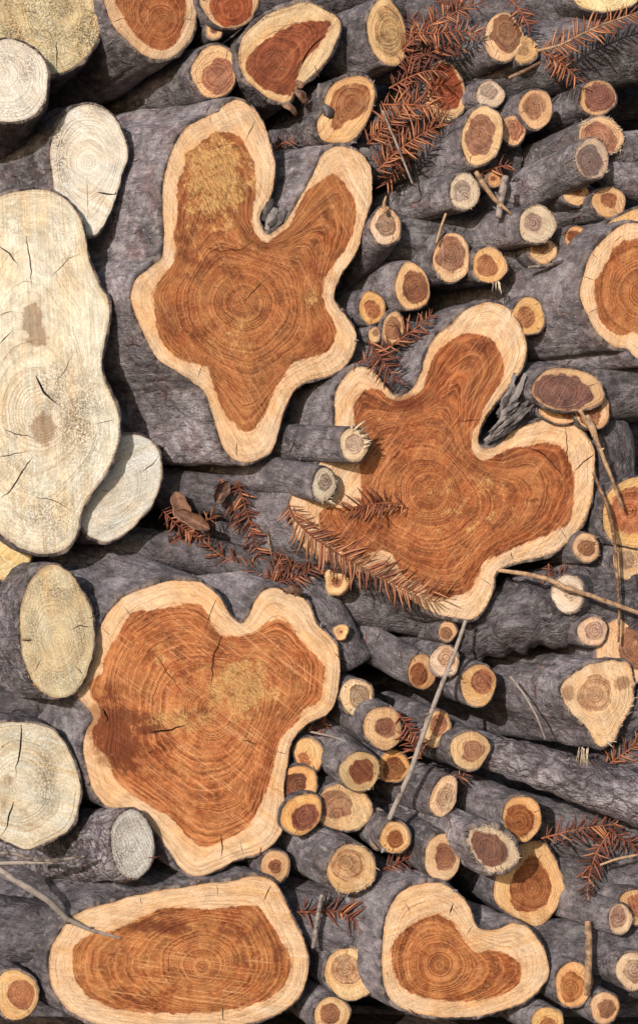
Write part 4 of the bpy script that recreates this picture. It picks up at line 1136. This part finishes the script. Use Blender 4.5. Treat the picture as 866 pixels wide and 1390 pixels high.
sprig('sprig fanning up at the top edge, left of the round branch log', [(545,70),(570,44),(600,24),(630,12)], 24, 26)
sprig('sprig at the very top edge above the round branch log', [(590,2),(625,10),(655,4)], 30, 22, True)
sprig('orange sprig sloping over the left rim of the buried dark cored log', [(498,196),(530,164),(560,140),(592,128)], 12, 30)
sprig('lowest orange sprig of the needle mass, ending near the leaning oval log', [(512,232),(540,204),(572,182),(600,168)], 6, 30)
sprig('level orange sprig in the middle of the needle mass', [(520,142),(550,142),(575,143),(606,150)], 10, 28)
sprig('steep reddish sprig deep in the needle mass', [(520,236),(528,205),(540,170),(548,130)], 32, 28, True)
sprig('reddish sprig beside the streaked top centre log', [(548,118),(556,90),(562,60),(560,24)], 30, 26, True)
sprig('dark red sprig crossing behind the needle mass from the left', [(492,186),(520,176),(552,176),(584,170)], 40, 28, True)
sprig('reddish sprig between the top centre log and the buried log', [(528,120),(556,104),(584,94),(604,98)], 28, 26, True)
sprig('dark sprig filling the upper part of the needle mass', [(556,92),(574,76),(596,66),(622,62)], 34, 26, True)
sprig('hanging dark sprig at the lower left of the needle mass', [(560,196),(545,216),(532,238),(524,250)], 36, 24, True)
sprig('sprig at the top edge hanging over the round branch log right side', [(690,-4),(706,14),(718,38)], 36, 20, True)
sprig('tiny red sprig tuft between the two lobes at the top of the largest log', [(372,204),(380,192),(396,190)], 50, 18, True)
sprig('long orange sprig along a whitish stem at the upper right corner', [(729,69),(760,62),(790,46),(820,32),(868,16)], 16, 27, False, 4.4, (1, -1), 2.2, M_TWIG_TAN, mess=0.5)
sprig('short orange sprig hanging under the whitish stem at the upper right', [(744,74),(756,84),(770,92),(784,108)], 20, 25, False)
sprig('small stubby sprig beside the whitish stem', [(740,70),(756,82),(764,100)], 24, 22, True)
sprig('needle tuft beneath the leaning oval branch log', [(650,236),(668,228),(690,224)], 26, 20, True)
sprig('reddish sprig pointing down into the notch at the star shaped log upper left', [(500,462),(514,482),(526,498),(536,516)], -2, 30, True)
sprig('thin sprig rising right of the cracked oval branch log', [(516,480),(540,462),(562,448),(584,428)], 26, 24, True)
sprig('needle tuft between the largest log and the star shaped one', [(486,492),(504,484),(524,480)], 22, 20, True)
sprig('dark red sprig at the bottom with a brown stick across it', [(402,1238),(425,1238),(446,1235),(470,1240),(498,1262),(520,1288)], 28, 29, True)
sprig('upper branch of dark red needles beside the thick barked round log', [(470,1246),(484,1232),(500,1208),(514,1180)], 36, 24, True)
sprig('dark sprig under the small neat round branch log', [(520,1180),(540,1172),(560,1160),(582,1152)], 34, 24, True)
sprig('large flat red sprig at the lower right', [(734,1138),(764,1130),(790,1124),(838,1118)], 36, 28, True)
sprig('downward branch of the red needles at the lower right', [(826,1130),(810,1154),(800,1182),(796,1212)], 34, 24, True)
sprig('red sprig reaching the right edge under the long bough', [(826,1124),(846,1142),(870,1150)], 38, 24, True)
sprig('short orange sprig at the right edge above the long bough', [(820,1042),(838,1028),(856,1016),(872,1004)], 24, 26)
sprig('dark red tuft hanging beside the frayed pale branch log', [(744,764),(746,790),(744,826)], 46, 20, True)
sprig('small red sprig crossing the dark red tuft under the star shaped log', [(730,800),(748,788),(772,774)], 44, 18, True)
sprig('brown sprig behind the long grey twig near the pear ended branch log', [(540,968),(556,990),(574,1012)], 16, 22, True)
sprig('small sprig above the half hidden branch log right of the thick barked one', [(572,1030),(560,1012),(548,996)], 18, 22)
sprig('needles between the round and slanted branch logs near the long bough', [(604,1052),(620,1062),(632,1050)], 42, 18, True)
sprig('dry needles in the dark gap above the flat oval branch cluster', [(404,1004),(424,992),(444,978)], 48, 18, True)
sprig('curved sprig low in the hollow behind the smooth off white log', [(220,692),(244,716),(276,732)], 42, 22, True)
sprig('sprig lying across the hollow, right of the smooth off white log', [(228,740),(256,724),(290,700)], 46, 22, True)
sprig('steep sprig inside the hollow below the white ended branch log', [(300,650),(316,680),(326,716)], 48, 22, True)

# ------------------------------------------------------------------ twigs
def twig(label, pts, rad, tan=False, knobs=0):
    P = [W(*p) for p in pts]
    base = P[0]
    e = bpy.data.objects.new('twig', None); root_col.objects.link(e); e.location = base
    tag(e, label, 'twig', 'bare twigs lying on the logs')
    tube('stick', P, np.array(rad) * S, M_TWIG_TAN if tan else M_TWIG, e, base, 9, 0.12, R.random() * 60, 3)
    P = np.array(P)
    for i in range(knobs):
        f = R.uniform(.12, .9) * (len(P) - 1); a = int(f); w = f - a
        c = P[a] * (1 - w) + P[a + 1] * w
        r = np.interp(f, range(len(rad)), rad) * S
        d = np.array([R.uniform(-1, 1), -.4, R.uniform(-1, 1)]); d /= np.linalg.norm(d)
        tube('bud', [c, c + d * r * 1.6, c + d * r * 2.4], [r * .9, r * .6, r * .2], M_TWIG_TAN if tan else M_TWIG, e, base, 7, .1, i, 1)
twig('long straight grey twig leaning from the star shaped log bottom tip down to lower left', [(632,842,0),(617,885,-6),(601,925,-6),(578,985,-10),(556,1050,-14),(528,1112,-6)], [2.7,2.9,3.2,3.4,3.6,3.8], knobs=5)
twig('tan twig crossing in front of the frayed pale branch log to the right edge', [(676,774,14),(712,779,-2),(744,786,-16),(768,798,-20),(800,808,-16),(866,832,-8),(900,842,-4)], [2.6,3.2,3.6,3.4,3.2,3.0,3.0], True, 3)
twig('upper thin brown twig slanting down onto the large ringed branch log', [(786,556,-8),(806,590,-4),(826,640,-6),(845,691,2)], [2.8,2.8,2.6,2.4], True, 2)
twig('thin knobbly twig hanging down in front of the large ringed branch log', [(804,640,-2),(825,690,-4),(833,727,-4),(837,780,-2),(840,827,2),(839,872,6)], [2.2,2.8,2.6,2.4,2.2,1.6], True, 4)
twig('upper of two bare twigs at the lower left, over the ridged bark log', [(-10,1158,-66),(20,1158,-66),(44,1167,-72),(78,1168,-84),(118,1162,-86)], [2.4,2.6,3.0,3.0,1.8], knobs=1)
twig('second thin stick lying along the upper bare twig at lower left', [(-10,1172,-66),(30,1171,-68),(74,1170,-80)], [2.6,2.8,2.6])
twig('forked bare twig ending on the bottom left log face', [(-10,1172,-60),(16,1192,-66),(44,1208,-66),(66,1222,-60),(92,1248,-46),(122,1262,-34),(165,1274,-24)], [4.0,4.4,4.6,4.4,3.8,2.8,1.6], knobs=2)
twig('pale stick pointing up right to the whitish sprig stem at the upper right', [(690,106,22),(712,96,18),(733,85,16)], [2.8,2.6,2.2], True)
twig('tan twig slanting beneath the tiny round branch end at the upper right', [(646,234,10),(656,250,2),(670,270,0),(685,283,0),(698,295,4)], [3.6,3.6,3.2,2.0,1.0], True, 2)
twig('short upright brown stick beside the ashen round branch log', [(686,240,10),(681,262,4),(676,296,2)], [5.0,5.6,4.6], knobs=1)
twig('brown stick standing across the dark red sprig at the bottom', [(437,1214,14),(431,1248,10),(425,1287,12)], [3.0,3.6,3.0])
twig('tan peeled stick standing at the bottom edge near the right corner', [(797,1250,24),(799,1275,20),(798,1320,20),(797,1350,26)], [4.4,5.0,5.2,5.0], True)
twig('short sharpened stick below the flat oval dark branch log', [(794,566,0),(804,582,-6),(812,606,-2)], [6,5,2.5], True)
twig('thin brown twig resting above the round log right of the star shaped top lobe', [(716,363,24),(745,360,20),(768,354,20),(794,346,22)], [2.4,2.6,2.4,1.6])
twig('thin pale stem curving through the dark hollow', [(366,668,30),(362,706,28),(366,742,26),(372,768,28)], [1.2,1.4,1.3,1.0], True)
twig('hair thin grey twig hanging beside the triangular log bark', [(692,918,20),(712,944,4),(728,972,0),(740,1004,6)], [1.3,1.6,1.5,1.0])
twig('thin dark twig over the needle mass near the largest log right lobe', [(519,150,4),(536,190,2),(560,250,4)], [1.5,1.8,1.2])
twig('short forked twig right of the pale ringed branch log', [(605,290,14),(599,306,8),(592,330,12)], [1.8,2.0,1.6], True)
twig('white split stick at the lower right under the red needles', [(814,1174,24),(836,1166,22),(866,1160,22)], [1.6,1.8,1.6], True)
twig('fine twig above the oval cored log in the dark gap near the pear shaped log', [(420,993,34),(452,1000,30),(490,1013,30)], [1.6,1.6,1.2])
twig('peeled curl of twig on the end of the little ringed log near the largest log', [(524,288,6),(520,278,0),(524,266,0)], [3.0,2.4,1.0], True)

# ------------------------------------------------------------------ torn bark, splinters, leaves, chips
def ribbon_piece(name, pts, w0, th, mat, sd, parent=None, base=(0, 0, 0), n_across=6, curl=0.3):
    P = np.array([W(*p) for p in pts])
    seg = np.linalg.norm(np.diff(P, axis=0), axis=1); cum = np.concatenate([[0], np.cumsum(seg)])
    k = max(6, int(cum[-1] / (3.5 * S)))
    s = np.linspace(0, cum[-1], k)
    Q = np.stack([np.interp(s, cum, P[:, i]) for i in range(3)], 1)
    T = np.gradient(Q, axis=0); T /= np.linalg.norm(T, axis=1)[:, None]
    Y = np.array([0, -1.0, 0]); A = np.cross(T, Y); A /= np.linalg.norm(A, axis=1)[:, None]
    f = np.linspace(0, 1, k)
    wd = w0 * S * (0.35 + 0.65 * np.sin(math.pi * np.clip(f, .06, .96)) ** .7) * (1 + .5 * noise3(np.column_stack([f * 9, f * 0 + sd, f * 0])))
    V, F = [], []
    for side in (0, 1):
        for j in range(k):
            for i in range(n_across):
                x = i / (n_across - 1) * 2 - 1
                q = np.array([[j * .35 + sd, i * .9, sd]])
                h = curl * wd[j] * (x * x - .5) + 2.2 * S * noise3(q)[0]
                jx = x + .25 * noise3(q + 9)[0]
                V.append(Q[j] + A[j] * jx * wd[j] + Y * h * -1 + (Y * -th * S if side else 0))
    m = n_across
    o = k * m
    for j in range(k - 1):
        for i in range(m - 1):
            a = j * m + i
            F.append((a, a + 1, a + m + 1, a + m)); F.append((o + a, o + a + m, o + a + m + 1, o + a + 1))
        for i in (0, m - 1):
            a = j * m + i
            F.append((a, a + m, o + a + m, o + a))
    for j in (0, k - 1):
        for i in range(m - 1):
            a = j * m + i
            F.append((a, a + 1, o + a + 1, o + a))
    me = mesh(name, np.array(V) - np.array(base), F)
    return link(name, me, mat, parent)

def find(label_start):
    for o in bpy.data.objects:
        if o.get('label', '').startswith(label_start):
            return o
def flakes(label_start, lst, name='bark_flake', mat=None):
    e = find(label_start)
    b = tuple(e.location)
    for i, (pts, w) in enumerate(lst):
        ribbon_piece(name, pts, w, 1.6, mat or M_FLAKE, i * 3.3 + w, e, b)
_nf = random.Random(4)
_l = []
for q in range(20):
    a = _nf.uniform(0, 1)
    x0, y0 = 655 + 12 * a + _nf.uniform(-3, 3), 606 - 34 * a + _nf.uniform(-3, 3)
    x1, y1 = 730 - 22 * a + _nf.uniform(-8, 6), 548 - 48 * a + _nf.uniform(-8, 8)
    f0, f1 = _nf.uniform(0, .35), _nf.uniform(.6, 1)
    xa, ya, xb, yb = x0 + (x1 - x0) * f0, y0 + (y1 - y0) * f0, x0 + (x1 - x0) * f1, y0 + (y1 - y0) * f1
    dz = _nf.uniform(2, 16)
    _l.append(([(xa, ya, dz + 3), ((xa + xb) / 2 + _nf.uniform(-5, 5), (ya + yb) / 2 + _nf.uniform(-5, 5), dz - 4), (xb, yb, dz + 6)], _nf.uniform(1.8, 4.2)))
flakes('large star shaped', _l)
flakes('largest forked', [
    ([(362,312,2),(368,296,-2),(374,282,4)], 6), ([(358,300,2),(362,284,-1),(370,270,4)], 5), ([(370,308,2),(380,296,0),(388,284,4)], 5), ([(364,306,-1),(372,300,-3),(380,292,2)], 4)])
flakes('largest forked', [([(488,204,0),(496,204,-2),(504,214,2)], 5)])
flakes('tilted almond', [([(398,122,14),(410,128,12),(416,140,22)], 6), ([(384,140,22),(396,146,22),(402,156,28)], 5), ([(402,110,16),(412,118,18)], 5)], mat=M_LEAF)
flakes('notched egg', [([(438,142,14),(446,150,10),(450,160,14)], 6), ([(432,134,22),(438,120,20),(448,112,22)], 7)])
flakes('large pear', [([(384,802,-8),(396,799,-10),(410,806,-6)], 6)], mat=M_LEAF)
flakes('frayed pale', [([(776,826,36),(780,838,34),(784,852,36)], 4)])

def splinters(label_start, arr, w=1.8):
    arr = [(a, (c[0] - .25 * (c[0] - a[0]) + R.uniform(-2, 2), c[1] - .25 * (c[1] - a[1]) + R.uniform(-2, 2), c[2]), r * .75) for a, c, r in arr] + [(a, (a[0] + (c[0] - a[0]) * R.uniform(.3, .7) + R.uniform(-3, 3), a[1] + (c[1] - a[1]) * R.uniform(.3, .7) + R.uniform(-3, 3), c[2] + 4), r * .5) for a, c, r in arr for _ in range(2)]
    e = find(label_start); b = np.array(e.location)
    for i, (a, c, r) in enumerate(arr):
        p0, p1 = W(*a), W(*c)
        tube('splinter', [p0, (p0 * .5 + p1 * .5) + np.array([0, -.001, .001]), p1], [r * S, r * .8 * S, .25 * S], M_SPLINT, e, b, 5, .15, i * 2.1, 2)
splinters('straight branch log with splintered', [((470,588,-36),(488,570,-46),2.0),((480,584,-38),(502,566,-52),2.2),((488,588,-38),(504,575,-50),2.0),((492,594,-36),(503,588,-48),1.6),((494,602,-34),(509,598,-44),2.2),((490,584,-36),(497,570,-44),1.4),((466,584,-36),(464,574,-44),1.2),((494,608,-34),(506,604,-40),1.6),((478,586,-38),(482,574,-48),1.4)])
splinters('weathered triangular', [((826,1006,8),(838,1010,2),1.6),((824,1008,8),(834,1016,0),1.4),((790,1014,8),(784,1046,4),1.6),((792,1016,8),(790,1048,2),1.8),((796,1016,8),(798,1046,2),1.6),((786,1014,8),(776,1044,4),1.3),((798,1014,8),(794,1042,2),1.2),((848,972,8),(862,966,2),1.6),((852,960,8),(864,955,2),1.3)])
splinters('round branch log just above the top lobe', [((670,382,28),(668,402,20),1.8),((676,382,28),(680,404,20),1.8),((673,382,28),(674,398,20),1.4)])
splinters('white ended branch log', [((446,680,-26),(458,685,-32),1.4),((442,678,-26),(450,684,-32),1.2)])
splinters('small round branch log below the right lobe', [((806,730,20),(815,727,14),1.6)])
splinters('short pale stub', [((722,60,58),(734,64,50),1.5),((722,66,58),(730,58,50),1.3)])

def leaf(label, cx, cy, d, rx, ry, rot, curl, nm='dry_leaf', mat=None, cat='leaf', group='dry litter in the gaps'):
    V, F = [], []
    nu, nv = 12, 9
    c, s_ = math.cos(math.radians(rot)), math.sin(math.radians(rot))
    base = W(cx, cy, d)
    for side in (0, 1):
        for i in range(nu):
            for j in range(nv):
                u_, v_ = i / (nu - 1) * 2 - 1, j / (nv - 1) * 2 - 1
                wv = math.sqrt(max(0.02, 1 - u_ * u_)) * (1 + .12 * math.sin(7 * u_))
                x, y = rx * u_, ry * v_ * wv
                h = -curl * abs(v_) ** 1.6 * wv + 3 * math.sin(3 * u_ + cx) * .5 + (1.0 if side else 0) + (1.6 if abs(v_) < .05 else 0)
                V.append(W(cx + x * c - y * s_, cy + x * s_ + y * c, d + h) - base)
    o = nu * nv
    for i in range(nu - 1):
        for j in range(nv - 1):
            a = i * nv + j
            F.append((a, a + nv, a + nv + 1, a + 1)); F.append((o + a, o + a + 1, o + a + nv + 1, o + a + nv))
    for i in range(nu - 1):
        for j in (0, nv - 1):
            a = i * nv + j; F.append((a, a + nv, o + a + nv, o + a))
    ob = link(nm, mesh(nm, V, F), mat or M_LEAF)
    ob.location = base
    tag(ob, label, cat, group)
leaf('brown curled leaf at the bottom of the hollow beside the off white log', 262,706,34,26,10,28,14)
leaf('dry brown leaf high in the dark hollow', 302,668,36,17,9,-60,9)
leaf('greyish leaf lowest in the hollow left of the hanging sprigs', 246,690,48,24,12,70,9)

# knot stubs on the dark bough between the two large logs
bough = find('dark bough with pale knot stubs')
for kx, ky, kd, rx, ry in [(457,790,14,13,17),(463,858,14,8,10),(422,792,36,6,9)]:
    knot(bough, np.array(bough.location), kx, ky, kd, rx, ry)
bg_ = find('small rough grey white log')

# sawdust and wood crumbs caught on the bark: too many to count
cr = random.Random(5)
V, F = [], []
dg = None
bpy.context.view_layer.update()
dg = bpy.context.evaluated_depsgraph_get()
org = Vector(cam.location)
for i in range(750):
    px, py = cr.uniform(-20, 890), cr.uniform(-20, 1410)
    if px < 110 and 250 < py < 760: continue
    tgt = Vector(W(px, py, 0))
    hit, loc, nor, idx, ob, mtx = scene.ray_cast(dg, org, (tgt - org).normalized())
    if not hit or ob.name.startswith(('needle', 'stem')): continue
    bark_hit = ob.name.startswith('bark')
    if not bark_hit and cr.random() < 0.8: continue
    s_ = cr.uniform(.5, 1.3) * S * (1.6 if cr.random() < .06 else 1)
    a = nor.orthogonal().normalized(); b = nor.cross(a)
    th = cr.uniform(0, 6.28)
    a, b = a * math.cos(th) + b * math.sin(th), b * math.cos(th) - a * math.sin(th)
    c = loc + nor * s_ * .4
    o = len(V); l2 = cr.uniform(.6, 2.2)
    V += [c + a * s_ * l2, c + b * s_ * .6, c - a * s_ * l2 * .8, c - b * s_ * .7, c + nor * s_ * .8, c - nor * s_ * .3]
    for q in range(4):
        F.append((o + q, o + (q + 1) % 4, o + 4)); F.append((o + (q + 1) % 4, o + q, o + 5))
# loose needles and bark scraps, too many to count
nV, nF, bV, bF = [], [], [], []
for i in range(620):
    px, py = cr.uniform(-20, 890), cr.uniform(-20, 1400)
    if cr.random() < .45: px, py = cr.gauss(*cr.choice(((560, 70), (560, 70), (300, 50), (745, 45), (800, 60), (440, 60))) ), cr.gauss(*cr.choice(((150, 70), (740, 50), (490, 50), (1150, 60), (800, 50), (1240, 50))))
    tgt = Vector(W(px, py, 0))
    hit, loc, nor, idx, ob, mtx = scene.ray_cast(dg, org, (tgt - org).normalized())
    if not hit or not ob.name.startswith('bark'): continue
    th = cr.uniform(0, 6.28)
    a = nor.orthogonal().normalized(); b = nor.cross(a)
    a, b = a * math.cos(th) + b * math.sin(th), b * math.cos(th) - a * math.sin(th)
    if cr.random() < .55:
        ln, w_ = cr.uniform(5, 12) * S, cr.uniform(.6, 1.0) * S
        o = len(nV); c = loc + nor * w_ * .8; bd = b * ln * cr.uniform(-.2, .2)
        for p_, q_ in ((-1, .4), (0, 1), (1, .3)):
            cc_ = c + a * ln * p_ + bd * (1 - p_ * p_) + nor * abs(p_) * cr.uniform(0, 1.2) * S
            nV += [cc_ + b * w_ * q_, cc_ + nor * w_ * .7, cc_ - b * w_ * q_]
        for k_ in (0, 3):
            nF += [(o + k_, o + k_ + 1, o + k_ + 4, o + k_ + 3), (o + k_ + 1, o + k_ + 2, o + k_ + 5, o + k_ + 4)]
    else:
        r_ = cr.uniform(1.2, 4.2) * S; o = len(bV); m_ = 7
        c = loc + nor * r_ * .25
        bV.append(c + nor * r_ * .35)
        for k_ in range(m_):
            an_ = k_ / m_ * 6.283
            bV.append(c + (a * math.cos(an_) * 1.5 + b * math.sin(an_) * .7) * r_ * cr.uniform(.6, 1.2) - nor * r_ * cr.uniform(0, .3))
        for k_ in range(m_):
            bF.append((o, o + 1 + k_, o + 1 + (k_ + 1) % m_))
ob = link('loose_needles', mesh('loose_needles', nV, nF), M_NEEDLE_RED, smooth=False)
tag(ob, 'loose dry needles scattered singly over the bark', 'needles', kind='stuff')
ob = link('bark_scraps', mesh('bark_scraps', bV, bF), M_FLAKE, smooth=False)
tag(ob, 'little scraps of torn bark lying in the gaps and on the logs', 'bark scraps', kind='stuff')
me = mesh('wood_crumbs', V, F)
o = link('wood_crumbs', me, M_CHIP, smooth=False)
tag(o, 'pale crumbs of sawdust and wood chips scattered over the bark', 'sawdust', kind='stuff')

# ------------------------------------------------------------------ the ground and the bank behind the pile
def sheet(name, mat, fn, nx, ny, label):
    V, F = [], []
    for j in range(ny + 1):
        for i in range(nx + 1):
            V.append(fn(i / nx, j / ny))
    for j in range(ny):
        for i in range(nx):
            a = j * (nx + 1) + i
            F.append((a, a + 1, a + nx + 2, a + nx + 1))
    ob = link(name, mesh(name, V, F), mat)
    tag(ob, label, kind='structure')
sheet('ground', M_SOIL, lambda u, v: ((u - .5) * 60, -20 + 60 * v, 0.0 + 0.01 * math.sin(40 * u) * math.cos(33 * v)), 60, 60, 'dark bare soil under the log pile')
sheet('earth_bank', M_SOIL, lambda u, v: ((u - .5) * 4.4, 0.52 + 0.25 * v + 0.02 * math.sin(30 * u + 9 * v), -0.05 + 2.6 * v), 60, 50, 'dark earth bank behind the stacked logs')
